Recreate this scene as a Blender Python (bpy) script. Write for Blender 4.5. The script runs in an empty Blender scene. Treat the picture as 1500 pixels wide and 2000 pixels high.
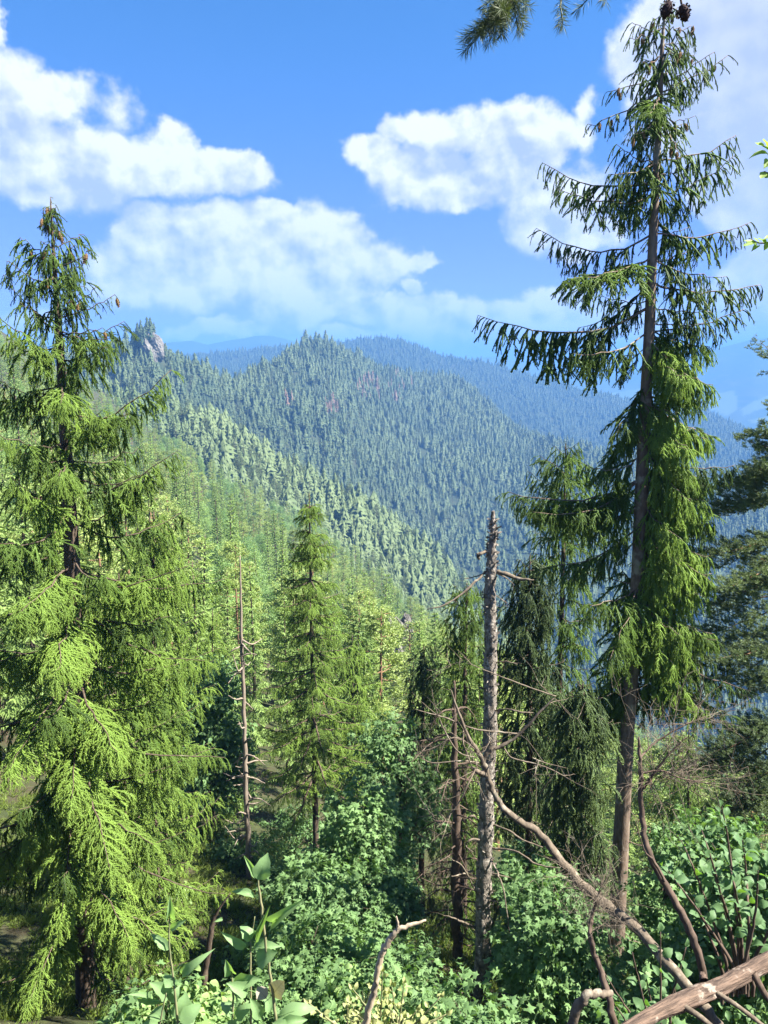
import bpy, math, random
import numpy as np
from mathutils import Vector

# ------------------------------------------------------------------ scene, camera
SC = bpy.context.scene
COL = SC.collection
R = math.radians
PITCH = R(10.5)
F = 1500.0                       # focal length in photo pixels (photo 1500 x 2000)
CT, ST = math.cos(PITCH), math.sin(PITCH)

cam_d = bpy.data.cameras.new('camera')
cam_d.sensor_fit = 'VERTICAL'
cam_d.sensor_height = 36.0
cam_d.lens = 36.0 * F / 2000.0
cam_d.clip_start = 0.05
cam_d.clip_end = 60000
cam = bpy.data.objects.new('camera', cam_d)
COL.objects.link(cam)
cam.location = (0, 0, 0)
cam.rotation_euler = (R(90) - PITCH, 0, 0)
SC.camera = cam

# ------------------------------------------------------------------ light
SUN_AZ, SUN_EL = R(102), R(50)   # clockwise from +Y (the view direction)
SUN_DIR = Vector((math.sin(SUN_AZ) * math.cos(SUN_EL), math.cos(SUN_AZ) * math.cos(SUN_EL), math.sin(SUN_EL)))
sun_d = bpy.data.lights.new('sun', 'SUN')
sun_d.energy = 5.0
sun_d.angle = R(0.53)
sun_d.color = (1.0, 0.94, 0.84)
sun = bpy.data.objects.new('sun', sun_d)
COL.objects.link(sun)
sun.rotation_euler = SUN_DIR.to_track_quat('Z', 'Y').to_euler()

SC.view_settings.view_transform = 'Standard'
SC.view_settings.look = 'None'
SC.view_settings.gamma = 1.0
SC.view_settings.use_curve_mapping = False
SC.view_settings.exposure = EXPOSURE = 2.4
SC.cycles.use_denoising = True
SC.cycles.max_bounces = 5
SC.cycles.diffuse_bounces = 4
SC.cycles.glossy_bounces = 1
SC.cycles.transmission_bounces = 4
SC.cycles.volume_bounces = 0
SC.cycles.sample_clamp_indirect = 4.0


def ray(px, py):
    """direction through a photo pixel, scaled so that y == 1"""
    cx, cy = (px - 750.0) / F, (1000.0 - py) / F
    y = CT + ST * cy
    return cx / y, (-ST + CT * cy) / y


def at(px, py, d):
    a, b = ray(px, py)
    return np.array((a * d, d, b * d))


def azel(px, py):
    a, b = ray(px, py)
    return math.degrees(math.atan2(a, 1.0)), math.degrees(math.atan2(b, math.hypot(1, a)))


# ------------------------------------------------------------------ node helper
class NT:
    def __init__(s, tree):
        s.t = tree
        s.n, s.l = tree.nodes, tree.links

    def new(s, kind, **kw):
        n = s.n.new(kind)
        for k, v in kw.items():
            setattr(n, k, v)
        return n

    def put(s, sock, v):
        if isinstance(v, bpy.types.NodeSocket):
            s.l.new(v, sock)
        elif v is not None:
            sock.default_value = v

    def math(s, op, a, b=None, c=None, clamp=False):
        n = s.new('ShaderNodeMath', operation=op, use_clamp=clamp)
        s.put(n.inputs[0], a)
        if b is not None: s.put(n.inputs[1], b)
        if c is not None: s.put(n.inputs[2], c)
        return n.outputs[0]

    def vmath(s, op, a, b=None, out=0):
        n = s.new('ShaderNodeVectorMath', operation=op)
        s.put(n.inputs[0], a)
        if b is not None: s.put(n.inputs[1], b)
        return n.outputs[out]

    def mix(s, f, a, b, blend='MIX'):
        n = s.new('ShaderNodeMix', data_type='RGBA', blend_type=blend)
        s.put(n.inputs[0], f)
        s.put(n.inputs[6], a if not isinstance(a, tuple) else (*a[:3], 1))
        s.put(n.inputs[7], b if not isinstance(b, tuple) else (*b[:3], 1))
        return n.outputs[2]

    def noise(s, vec, scale, detail=4, rough=0.5, lac=2.0, out=0):
        n = s.new('ShaderNodeTexNoise')
        if vec is not None: s.l.new(vec, n.inputs['Vector'])
        n.inputs['Scale'].default_value = scale
        n.inputs['Detail'].default_value = detail
        n.inputs['Roughness'].default_value = rough
        n.inputs['Lacunarity'].default_value = lac
        return n.outputs[out]

    def ramp(s, f, a, b, smooth=True):
        n = s.new('ShaderNodeMapRange', interpolation_type='SMOOTHSTEP' if smooth else 'LINEAR')
        s.put(n.inputs[0], f)
        n.inputs[1].default_value, n.inputs[2].default_value = a, b
        return n.outputs[0]


# ------------------------------------------------------------------ sky with clouds
world = bpy.data.worlds.new('World')
SC.world = world
world.use_nodes = True
w = NT(world.node_tree)
w.n.clear()
sky = w.new('ShaderNodeTexSky', sky_type='NISHITA')
sky.sun_disc = False
sky.sun_elevation = SUN_EL
sky.sun_rotation = SUN_AZ
sky.altitude = 1200
sky.dust_density = 0.4
sky.ozone_density = 2.0
CLOUDS = [  # photo x, y, half width, half height, weight
    (0, 190, 95, 85, 1.1), (75, 185, 85, 45, 1), (30, 290, 130, 60, 1), (140, 300, 95, 60, 1.1), (235, 305, 75, 55, 1),
    (330, 285, 45, 50, 1.2), (300, 330, 110, 45, 1), (420, 335, 100, 38, 1), (490, 325, 42, 26, 1.1), (90, 360, 150, 45, .8),
    (0, 30, 24, 50, .8), (225, 225, 45, 34, .45), (130, 395, 60, 18, .4),
    (545, 405, 30, 22, 1), (490, 440, 95, 50, 1.15), (395, 445, 80, 45, 1), (285, 450, 50, 50, 1), (260, 520, 75, 55, 1),
    (380, 520, 120, 75, 1.1), (560, 500, 120, 85, 1.2), (650, 470, 70, 50, 1.2), (720, 520, 85, 48, 1), (640, 590, 80, 42, .8),
    (820, 515, 30, 18, .9), (808, 567, 22, 15, .9), (590, 620, 70, 24, .5),
    (770, 250, 38, 32, 1), (735, 310, 50, 45, 1.1), (820, 345, 90, 55, 1.2), (905, 375, 50, 32, 1), (880, 250, 75, 42, 1.1),
    (985, 245, 95, 48, 1.2), (1045, 270, 70, 50, 1), (1000, 330, 80, 55, .8), (1080, 410, 90, 75, 1.1), (1135, 460, 60, 45, .9),
    (1140, 210, 16, 40, .4), (1125, 270, 18, 40, .4),
    (1265, 40, 48, 70, 1.2), (1350, 70, 150, 110, 1.3), (1420, 190, 160, 130, 1.3), (1300, 170, 70, 60, 1), (1470, 270, 150, 70, 1.2),
    (1240, 145, 34, 40, .8), (1480, 430, 60, 80, 1), (1395, 385, 45, 60, 1), (1490, 540, 80, 60, 1.1), (1460, 610, 130, 50, 1.1),
    (745, 605, 60, 24, 1.2), (840, 622, 105, 36, 1.4), (940, 650, 140, 40, 1.5), (1010, 630, 95, 34, 1.4), (1090, 600, 70, 40, 1.4),
    (1200, 640, 120, 50, 1), (720, 655, 120, 16, 1.0), (420, 638, 100, 17, .9), (60, 640, 60, 30, .8), (1560, 200, 150, 200, 1.2), (-120, 250, 150, 120, 1.1)]
geo = w.new('ShaderNodeTexCoord')
d3 = geo.outputs['Generated']
sep = w.new('ShaderNodeSeparateXYZ')
w.l.new(d3, sep.inputs[0])
az = w.math('MULTIPLY', w.math('ARCTAN2', sep.outputs[0], sep.outputs[1]), 180 / math.pi)
el = w.math('MULTIPLY', w.math('ARCSINE', sep.outputs[2]), 180 / math.pi)
comb = w.new('ShaderNodeCombineXYZ')
w.l.new(az, comb.inputs[0]); w.l.new(el, comb.inputs[1])
P0 = comb.outputs[0]
warp1 = w.vmath('SUBTRACT', w.noise(P0, 0.17, 5, 0.62, out=1), (0.5, 0.5, 0.5))
warp1 = w.vmath('MULTIPLY', warp1, (5.0, 4.2, 0))
P = w.vmath('ADD', P0, warp1)
field = shadow = None
Ps = w.vmath('ADD', P, (1.0, 1.9, 0))
for (px, py, rx, ry, wt) in CLOUDS:
    a, e = azel(px, py)
    kx = abs(azel(px + rx, py)[0] - a) * 1.42
    ky = abs(azel(px, py - ry)[1] - e) * 1.42
    v = w.vmath('SUBTRACT', P, (a, e, 0))
    v = w.vmath('MULTIPLY', v, (1 / kx, 1 / ky, 0))
    ln = w.vmath('LENGTH', v, out=1)
    f = w.math('MULTIPLY_ADD', ln, -wt, wt)
    field = f if field is None else w.math('SMOOTH_MAX', field, f, 0.12)
    v = w.vmath('MULTIPLY', w.vmath('SUBTRACT', Ps, (a, e, 0)), (1 / kx, 1 / ky, 0))
    f = w.math('MULTIPLY_ADD', w.vmath('LENGTH', v, out=1), -wt, wt)
    shadow = f if shadow is None else w.math('SMOOTH_MAX', shadow, f, 0.12)
# the same kind of broken cumulus goes on outside the view
gen = w.math('SUBTRACT', w.noise(P, 0.055, 3, 0.5), 0.53)
gen = w.math('MULTIPLY', gen, 5.0)
out_az = w.ramp(w.math('ABSOLUTE', az), 29, 40)
out_el = w.ramp(el, 27, 38)
outm = w.math('MAXIMUM', out_az, out_el)
gen = w.math('ADD', gen, w.math('MULTIPLY_ADD', outm, 2.0, -2.0))
field = w.math('MAXIMUM', field, gen)
fb = w.noise(P0, 0.36, 6, 0.52)
fb2 = w.noise(w.vmath('ADD', P0, (0.55, 0.75, 0)), 0.36, 6, 0.52)
soft = w.math('ADD', field, w.math('MULTIPLY_ADD', fb, 0.9, -0.45))
above = w.ramp(el, -1.5, 1.0)
mask = w.math('MULTIPLY', w.ramp(soft, -0.02, 0.38), above)
relief = w.math('MULTIPLY', w.math('SUBTRACT', fb, fb2), 3.4)
lo1 = w.noise(P0, 0.13, 3, .5)
lo2 = w.noise(w.vmath('ADD', P0, (0.9, 1.9, 0)), 0.13, 3, .5)
relief = w.math('ADD', relief, w.math('MULTIPLY', w.math('SUBTRACT', lo1, lo2), 2.2))
deep = w.math('MULTIPLY_ADD', w.ramp(el, 3, 13), -.40, -.22)
lit = w.math('ADD', w.math('MULTIPLY_ADD', w.ramp(shadow, -.05, 0.62), deep, .94), relief, clamp=True)
# cloud towards the sun side is seen from its shaded side: lavender
shade_side = w.ramp(w.math('MULTIPLY_ADD', el, 0.35, az), 21, 30)
white = w.mix(lit, (2.2, 2.6, 3.6), (4.5, 4.6, 4.75))
white = w.mix(w.math('MULTIPLY', shade_side, 0.75), white, (2.25, 2.6, 3.8))
tint = w.mix(w.ramp(el, 2, 24), (0.40, 0.355, 0.73), (0.245, 0.54, 0.83))
blue = w.mix(1.0, sky.outputs[0], tint, 'MULTIPLY')
skyc = w.mix(mask, blue, white)
bg = w.new('ShaderNodeBackground')
bg.inputs['Strength'].default_value = 0.05
w.l.new(skyc, bg.inputs['Color'])
wo = w.new('ShaderNodeOutputWorld')
w.l.new(bg.outputs[0], wo.inputs['Surface'])

# ------------------------------------------------------------------ tagging
def tag(o, label=None, cat=None, group=None, kind=None):
    if label: o['label'] = label
    if cat: o['category'] = cat
    if group: o['group'] = group
    if kind: o['kind'] = kind
    return o


def link(o, parent=None):
    COL.objects.link(o)
    if parent is not None: o.parent = parent
    return o


def empty(name, loc, rz=0.0):
    o = bpy.data.objects.new(name, None)
    o.empty_display_size = 0.2
    o.location = loc
    o.rotation_euler = (0, 0, rz)
    return link(o)


class Mesh:
    """collects triangles / quads in numpy blocks"""
    def __init__(s):
        s.v, s.f, s.m, s.tip, s.n = [], [], [], [], 0

    def add(s, v, f, mat=0, tip=0.0):
        v = np.asarray(v, float); f = np.asarray(f, int)
        if f.shape[1] == 3: f = np.concatenate([f, -np.ones((len(f), 1), int)], 1)
        else: f = f.copy()
        g = np.where(f >= 0, f + s.n, -1)
        s.v.append(v); s.f.append(g); s.m.append(np.full(len(f), mat))
        s.tip.append(np.broadcast_to(np.asarray(tip, float), (len(v),)).copy())
        s.n += len(v)

    def data(s, name, mats, smooth=True):
        v = np.concatenate(s.v); f = np.concatenate(s.f); mi = np.concatenate(s.m); tip = np.concatenate(s.tip)
        me = bpy.data.meshes.new(name)
        cnt = np.where(f[:, 3] >= 0, 4, 3)
        loops = f[f >= 0]
        me.vertices.add(len(v)); me.vertices.foreach_set('co', v.astype(np.float32).ravel())
        me.loops.add(len(loops)); me.loops.foreach_set('vertex_index', loops.astype(np.int32))
        me.polygons.add(len(f))
        me.polygons.foreach_set('loop_start', np.concatenate([[0], np.cumsum(cnt)[:-1]]).astype(np.int32))
        me.polygons.foreach_set('material_index', mi.astype(np.int32))
        if not smooth: me.polygons.foreach_set('use_smooth', np.zeros(len(f), bool))
        else: me.polygons.foreach_set('use_smooth', np.ones(len(f), bool))
        a = me.attributes.new('tip', 'FLOAT', 'POINT'); a.data.foreach_set('value', tip.astype(np.float32))
        for m in mats: me.materials.append(m)
        me.update(calc_edges=True)
        return me

    def obj(s, name, mats, parent=None, smooth=True, loc=None):
        o = bpy.data.objects.new(name, s.data(name, mats if isinstance(mats, (list, tuple)) else [mats], smooth))
        if loc is not None: o.location = loc
        return link(o, parent)


def frames(p):
    t = np.gradient(p, axis=0)
    t /= np.linalg.norm(t, axis=1, keepdims=True) + 1e-9
    ref = np.array((0, 0, 1.0)) if abs(t[:, 2]).mean() < .8 else np.array((1.0, 0, 0))
    a = np.cross(t, ref); a /= np.linalg.norm(a, axis=1, keepdims=True) + 1e-9
    return t, a, np.cross(a, t)


def tube(p, r, k=6, cap=True, rough=0.0, rng=None):
    p = np.asarray(p, float); n = len(p)
    r = np.broadcast_to(np.asarray(r, float), (n,))
    _, a, b = frames(p)
    th = np.arange(k) * 2 * math.pi / k
    rr = r[:, None] * np.ones(k)
    if rough: rr = rr * (1 + (rng or np.random.default_rng(1)).normal(0, rough, rr.shape))
    v = p[:, None] + rr[..., None] * (np.cos(th)[None, :, None] * a[:, None] + np.sin(th)[None, :, None] * b[:, None])
    i = np.arange(n - 1)[:, None] * k; j = np.arange(k)[None]; j2 = (j + 1) % k
    f = np.stack([i + j, i + j2, i + k + j2, i + k + j], -1).reshape(-1, 4)
    v = v.reshape(-1, 3)
    if cap:
        v = np.concatenate([v, p[-1:]]); e = (n - 1) * k
        c = np.stack([e + np.arange(k), e + (np.arange(k) + 1) % k, np.full(k, len(v) - 1), -np.ones(k, int)], -1)
        f = np.concatenate([f, c])
    return v, f


def spline(pts, n):
    """Catmull-Rom through pts (rows of any width), n samples"""
    p = np.asarray(pts, float)
    if len(p) < 3:
        t = np.linspace(0, 1, n)[:, None]
        return p[0] * (1 - t) + p[-1] * t
    q = np.concatenate([[2 * p[0] - p[1]], p, [2 * p[-1] - p[-2]]])
    u = np.linspace(0, len(p) - 1 - 1e-6, n); i = u.astype(int); t = (u - i)[:, None]
    a, b, c, d = q[i], q[i + 1], q[i + 2], q[i + 3]
    return .5 * (2 * b + (c - a) * t + (2 * a - 5 * b + 4 * c - d) * t ** 2 + (3 * b - a - 3 * c + d) * t ** 3)


# ------------------------------------------------------------------ materials
def new_mat(name):
    m = bpy.data.materials.new(name); m.use_nodes = True
    t = NT(m.node_tree); t.n.clear()
    return m, t, t.new('ShaderNodeOutputMaterial')


def foliage(name, dark, light, young=None, trans=0.35, tcol=(1.25, 1.3, .5), gloss=0.25, var=0.35, rnd=False):
    """leaf or needle: per-tree tint (instancer or object random), lighter young tips, light through the leaf"""
    m, t, out = new_mat(name)
    ti = t.new('ShaderNodeAttribute', attribute_type='INSTANCER', attribute_name='tint').outputs['Fac']
    oi = t.new('ShaderNodeObjectInfo').outputs['Random']
    gp = t.new('ShaderNodeNewGeometry')
    rnd_isl = gp.outputs['Random Per Island']
    big = t.noise(gp.outputs['Position'], 0.9, 2, .5)
    base = ti if not rnd else oi
    f = t.math('ADD', t.math('MULTIPLY', base, .62), t.math('MULTIPLY', rnd_isl, .22))
    f = t.math('ADD', f, t.math('MULTIPLY_ADD', big, .6, -.22), clamp=True)
    c = t.mix(f, dark, light)
    if young:
        tp = t.new('ShaderNodeAttribute', attribute_name='tip').outputs['Fac']
        c = t.mix(t.math('MULTIPLY', tp, t.math('MULTIPLY_ADD', f, .8, .2)), c, young)
    p = t.new('ShaderNodeBsdfPrincipled')
    p.inputs['Roughness'].default_value = .55
    p.inputs['Specular IOR Level'].default_value = gloss
    t.l.new(c, p.inputs['Base Color'])
    tr = t.new('ShaderNodeBsdfTranslucent')
    t.l.new(t.mix(1.0, c, tcol, 'MULTIPLY'), tr.inputs['Color'])
    mx = t.new('ShaderNodeMixShader'); mx.inputs[0].default_value = trans
    t.l.new(p.outputs[0], mx.inputs[1]); t.l.new(tr.outputs[0], mx.inputs[2])
    t.l.new(mx.outputs[0], out.inputs['Surface'])
    return m


def bark(name, c1, c2, c3=None, scale=6.0, stretch=.25, bump=.6, dist=.02, lich=.5, axis=(0, 0, 1), lscale=.55):
    m, t, out = new_mat(name)
    co = t.new('ShaderNodeTexCoord').outputs['Object']
    al = t.vmath('DOT_PRODUCT', co, axis, out=1)
    sc_ = t.new('ShaderNodeVectorMath', operation='SCALE'); sc_.inputs[0].default_value = axis
    t.l.new(t.math('MULTIPLY', al, 1 - stretch), sc_.inputs['Scale'])
    v = t.vmath('SUBTRACT', co, sc_.outputs[0])
    n1 = t.noise(v, scale * 2.2, 6, .65)
    n2 = t.noise(co, scale * lscale, 4, .6)
    c = t.mix(t.ramp(n1, .3, .7), c1, c2)
    if c3: c = t.mix(t.ramp(n2, lich, lich + .12), c, c3)
    p = t.new('ShaderNodeBsdfPrincipled'); p.inputs['Roughness'].default_value = .9
    p.inputs['Specular IOR Level'].default_value = .15
    t.l.new(c, p.inputs['Base Color'])
    b = t.new('ShaderNodeBump'); b.inputs['Strength'].default_value = bump; b.inputs['Distance'].default_value = dist
    t.l.new(n1, b.inputs['Height']); t.l.new(b.outputs[0], p.inputs['Normal'])
    t.l.new(p.outputs[0], out.inputs['Surface'])
    return m


def ground_mat(name, c1, c2, c3, s=(.4, 3.0)):
    m, t, out = new_mat(name)
    co = t.new('ShaderNodeTexCoord').outputs['Object']
    n1, n2 = t.noise(co, s[0], 5, .6), t.noise(co, s[1], 6, .65)
    c = t.mix(t.ramp(n1, .4, .6), c1, c2)
    c = t.mix(t.ramp(n2, .5, .72), c, c3)
    p = t.new('ShaderNodeBsdfPrincipled'); p.inputs['Roughness'].default_value = .95
    p.inputs['Specular IOR Level'].default_value = .1
    t.l.new(c, p.inputs['Base Color'])
    b = t.new('ShaderNodeBump'); b.inputs['Strength'].default_value = .7; b.inputs['Distance'].default_value = .15
    t.l.new(n2, b.inputs['Height']); t.l.new(b.outputs[0], p.inputs['Normal'])
    t.l.new(p.outputs[0], out.inputs['Surface'])
    return m


# ------------------------------------------------------------------ instancing of needles, leaves and far forest (stuff)
def scatter(o, meshes, mats_unused=None):
    """o: object whose vertices carry rot, scl, var, tint; every vertex gets a copy of meshes[var]"""
    g = bpy.data.node_groups.new('scatter', 'GeometryNodeTree')
    g.interface.new_socket('Geometry', in_out='INPUT', socket_type='NodeSocketGeometry')
    g.interface.new_socket('Geometry', in_out='OUTPUT', socket_type='NodeSocketGeometry')
    n, l = g.nodes, g.links
    gi, go = n.new('NodeGroupInput'), n.new('NodeGroupOutput')
    j = n.new('GeometryNodeJoinGeometry')

    def attr(nm, ty):
        a = n.new('GeometryNodeInputNamedAttribute'); a.data_type = ty; a.inputs[0].default_value = nm
        return a.outputs[0]
    rot, scl, var = attr('rot', 'FLOAT_VECTOR'), attr('scl', 'FLOAT_VECTOR'), attr('var', 'INT')
    for k, src in enumerate(meshes):
        oi = n.new('GeometryNodeObjectInfo'); oi.inputs['Object'].default_value = src
        ip = n.new('GeometryNodeInstanceOnPoints')
        c = n.new('FunctionNodeCompare'); c.data_type = 'INT'; c.operation = 'EQUAL'
        l.new(var, c.inputs[2]); c.inputs[3].default_value = k
        l.new(gi.outputs[0], ip.inputs['Points']); l.new(c.outputs[0], ip.inputs['Selection'])
        l.new(oi.outputs['Geometry'], ip.inputs['Instance'])
        l.new(rot, ip.inputs['Rotation']); l.new(scl, ip.inputs['Scale'])
        l.new(ip.outputs[0], j.inputs[0])
    l.new(j.outputs[0], go.inputs[0])
    md = o.modifiers.new('scatter', 'NODES'); md.node_group = g
    return o


def points_obj(name, pos, rot, scl, var, tint, meshes, parent=None):
    me = bpy.data.meshes.new(name)
    n = len(pos)
    me.vertices.add(n); me.vertices.foreach_set('co', np.asarray(pos, np.float32).ravel())
    a = me.attributes.new('rot', 'FLOAT_VECTOR', 'POINT'); a.data.foreach_set('vector', np.asarray(rot, np.float32).ravel())
    scl = np.asarray(scl, np.float32)
    if scl.ndim == 1: scl = np.repeat(scl[:, None], 3, 1)
    a = me.attributes.new('scl', 'FLOAT_VECTOR', 'POINT'); a.data.foreach_set('vector', scl.ravel())
    a = me.attributes.new('var', 'INT', 'POINT'); a.data.foreach_set('value', np.asarray(var, np.int32))
    a = me.attributes.new('tint', 'FLOAT', 'POINT'); a.data.foreach_set('value', np.asarray(tint, np.float32))
    o = bpy.data.objects.new(name, me)
    link(o, parent)
    o['kind'] = 'stuff'
    return scatter(o, meshes)


def source(mesh_or_m, name, mats):
    """an unlinked object that only serves as geometry for scatter()"""
    return bpy.data.objects.new(name, mesh_or_m.data(name, mats))
# ------------------------------------------------------------------ noise for terrain
def vnoise(x, y, seed=0):
    xi, yi = np.floor(x).astype(np.int64), np.floor(y).astype(np.int64)
    fx, fy = x - xi, y - yi
    fx, fy = fx * fx * (3 - 2 * fx), fy * fy * (3 - 2 * fy)

    def h(a, b):
        n = (a * 374761393 + b * 668265263 + seed * 974711) & 0x7fffffff
        n = ((n ^ (n >> 13)) * 1274126177) & 0x7fffffff
        return ((n ^ (n >> 16)) & 0xffff) / 65535.0
    return (h(xi, yi) * (1 - fx) + h(xi + 1, yi) * fx) * (1 - fy) + (h(xi, yi + 1) * (1 - fx) + h(xi + 1, yi + 1) * fx) * fy


def fbm(x, y, o=4, seed=0):
    s, a, t = 0, 1.0, 0
    for k in range(o):
        s = s + a * vnoise(x * 2 ** k, y * 2 ** k, seed + k); t += a; a *= .5
    return s / t - .5


# ------------------------------------------------------------------ ground materials
M_floor = ground_mat('forest_floor', (.035, .045, .018), (.05, .042, .026), (.07, .085, .03))
M_far = ground_mat('far_forest_floor', (.02, .032, .018), (.03, .04, .022), (.045, .05, .03), (.02, .2))
M_rock = ground_mat('pale_rock', (.115, .108, .095), (.18, .168, .15), (.06, .07, .045), (.12, .7))

# ------------------------------------------------------------------ near slope
PY = np.array([-6, 0, 3, 7, 13, 22, 40, 80, 150, 250, 400, 460, 560.])
PZ = np.array([-1.0, -1.6, -3.8, -7.4, -12.4, -16.4, -25, -42, -62, -86, -112, -124, -190.])
CY = np.array([-6, 5, 8, 15, 40, 100, 400, 560.])
CS = np.array([0, .02, .05, .15, .38, .60, .66, .66])


def ground(x, y):
    x, y = np.asarray(x, float), np.asarray(y, float)
    z = np.interp(y, PY, PZ) - np.interp(y, CY, CS) * x
    amp = np.clip((y - 8) / 60, 0.06, 1)
    z = z + fbm(x / 38, y / 38, 4, 5) * 10 * amp + fbm(x / 3, y / 3, 3, 9) * .5
    # a shelf of higher ground on the right, close to the camera
    z = z + .95 * np.exp(-((x - 1.9) / 1.3) ** 2 - ((y - 2.9) / 1.3) ** 2)
    return z


ys = np.concatenate([np.linspace(-6, 30, 90), np.linspace(30.8, 150, 80), np.linspace(154, 560, 70)])
us = np.linspace(-1, 1, 120)
U, Yg = np.meshgrid(us, ys)
X = U * (np.maximum(Yg, 0) * .95 + 14)
Z = ground(X, Yg)
nr, nc = X.shape
gi_, gj_ = np.meshgrid(np.arange(nr - 1), np.arange(nc - 1), indexing='ij')
q = (gi_ * nc + gj_).ravel()
gm = Mesh(); gm.add(np.stack([X, Yg, Z], -1).reshape(-1, 3), np.stack([q, q + 1, q + nc + 1, q + nc], -1))
tag(gm.obj('hillside', M_floor), kind='structure')

vf = Mesh(); vf.add([(-14000, -3000, -430), (14000, -3000, -430), (14000, 12000, -430), (-14000, 12000, -430)], [(0, 1, 2, 3)])
tag(vf.obj('valley_floor', M_far), kind='structure')


def top_of(px, py_line, y):
    a, b = ray(px, py_line)
    return b * y


def px_of(x, y, z):
    d = y * CT - z * ST
    return 750 + F * x / d, 1000 - F * (y * ST + z * CT) / d




# ------------------------------------------------------------------ hills beyond, each at its own distance
class Hill:
    """sheet lofted from a foot line to a crest line to a back line; rows hold (photo x, photo y, distance)"""
    def __init__(s, name, foot, crest, back, mat, n=60, m=160, amp=6, seed=1, bulge=0.0, freq=90.):
        xs = np.linspace(max(foot[0][0], crest[0][0]), min(foot[-1][0], crest[-1][0]), m)

        def line(rows):
            r = np.array(rows, float)
            return np.stack([at(x, np.interp(x, r[:, 0], r[:, 1]), np.interp(x, r[:, 0], r[:, 2])) for x in xs])
        A, B = line(foot), line(crest)
        C = B + np.array(back)
        t = np.linspace(0, 1, n)[:, None, None]
        up = A[None] * (1 - t) + B[None] * t
        t1 = t[..., 0]
        up[..., 2] += bulge * np.sin(t1 * math.pi) * (B[:, 2] - A[:, 2])[None]
        k = np.sin(np.clip(t1, 0, 1) * math.pi) ** .5
        up[..., 2] += fbm(up[..., 0] / freq, up[..., 1] / freq, 4, seed) * amp * 2 * (k * .8 + .2)
        tb = np.linspace(0, 1, 12)[1:, None, None]
        bk = up[-1][None] * (1 - tb) + C[None] * tb
        s.g = np.concatenate([up, bk]); s.nu = n
        nr, nc = s.g.shape[:2]
        a, b = np.meshgrid(np.arange(nr - 1), np.arange(nc - 1), indexing='ij')
        q = (a * nc + b).ravel()
        me = Mesh(); me.add(s.g.reshape(-1, 3), np.stack([q, q + 1, q + nc + 1, q + nc], -1))
        s.o = tag(me.obj(name, mat), kind='structure')

    def sample(s, n, rng, back=False):
        g = s.g if back else s.g[:s.nu + 1]
        a = np.linalg.norm(np.cross(g[1:, :-1] - g[:-1, :-1], g[:-1, 1:] - g[:-1, :-1]), axis=-1)
        p = (a / a.sum()).ravel()
        k = rng.choice(len(p), n, p=p)
        i, j = k // a.shape[1], k % a.shape[1]
        u, v = rng.random(n)[:, None], rng.random(n)[:, None]
        return (g[i, j] * (1 - u) + g[i + 1, j] * u) * (1 - v) + (g[i, j + 1] * (1 - u) + g[i + 1, j + 1] * u) * v


H2 = Hill('spur', [(60, 960, 340), (400, 1000, 330), (700, 1150, 320), (950, 1330, 320), (1150, 1500, 330)],
          [(60, 760, 460), (330, 805, 450), (450, 850, 445), (560, 925, 440), (700, 985, 430), (850, 1105, 420), (940, 1200, 410), (1150, 1420, 390)],
          (60, 60, -110), M_far, 50, 120, 5, 3, .05, 60.)
H3 = Hill('mountain_slope', [(-250, 1000, 480), (330, 960, 480), (700, 1200, 490), (900, 1350, 480), (1200, 1480, 470), (1800, 1500, 470)],
          [(-250, 670, 640), (0, 690, 640), (190, 690, 640), (245, 672, 640), (290, 668, 640), (320, 690, 645), (390, 722, 690), (450, 742, 740), (475, 738, 760), (540, 708, 830),
           (600, 666, 930), (645, 670, 960), (685, 694, 1010), (730, 716, 1080), (790, 733, 1160), (850, 738, 1200), (900, 748, 1190), (940, 780, 1140), (1000, 832, 1060), (1080, 864, 1000), (1200, 890, 950), (1300, 905, 930), (1400, 930, 900), (1500, 960, 880), (1800, 1040, 840)],
          (120, 260, -160), M_far, 70, 200, 9, 11, .04, 110.)
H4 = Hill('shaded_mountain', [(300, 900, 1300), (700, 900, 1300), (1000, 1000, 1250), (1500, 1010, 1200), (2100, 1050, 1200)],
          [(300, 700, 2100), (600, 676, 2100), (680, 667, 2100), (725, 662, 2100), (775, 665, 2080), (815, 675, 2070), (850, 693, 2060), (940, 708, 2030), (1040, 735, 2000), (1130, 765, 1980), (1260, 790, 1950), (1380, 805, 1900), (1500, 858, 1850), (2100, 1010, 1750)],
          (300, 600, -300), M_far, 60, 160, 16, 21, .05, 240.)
M_blue = ground_mat('distant_forest', (.022, .036, .02), (.03, .045, .025), (.045, .06, .035), (.004, .03))
M_mead = ground_mat('distant_hills_with_meadows', (.03, .05, .028), (.045, .06, .035), (.06, .075, .045), (.003, .02))
H5 = Hill('blue_mountain', [(-300, 800, 3200), (700, 800, 3200), (1300, 800, 3200)],
          [(-300, 690, 4600), (200, 690, 4600), (335, 668, 4600), (375, 665, 4550), (405, 673, 4500), (450, 664, 4500), (480, 660, 4500), (500, 655, 4500), (530, 655, 4480), (560, 662, 4450), (640, 690, 4400), (900, 760, 4300), (1300, 800, 4200)],
          (300, 1200, -350), M_blue, 40, 160, 26, 31, .03, 500.)
H6 = Hill('meadow_mountain', [(600, 850, 3000), (1100, 860, 3000), (1500, 900, 2800), (2300, 900, 2800)],
          [(600, 720, 5200), (850, 712, 5200), (925, 699, 5200), (965, 697, 5200), (1010, 706, 5100), (1100, 728, 5000), (1210, 735, 4800), (1330, 700, 4500), (1400, 680, 4400), (1470, 662, 4300), (1520, 658, 4300), (1800, 690, 4200), (2300, 740, 4200)],
          (300, 1200, -350), M_mead, 90, 320, 30, 41, .03, 600.)
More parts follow.
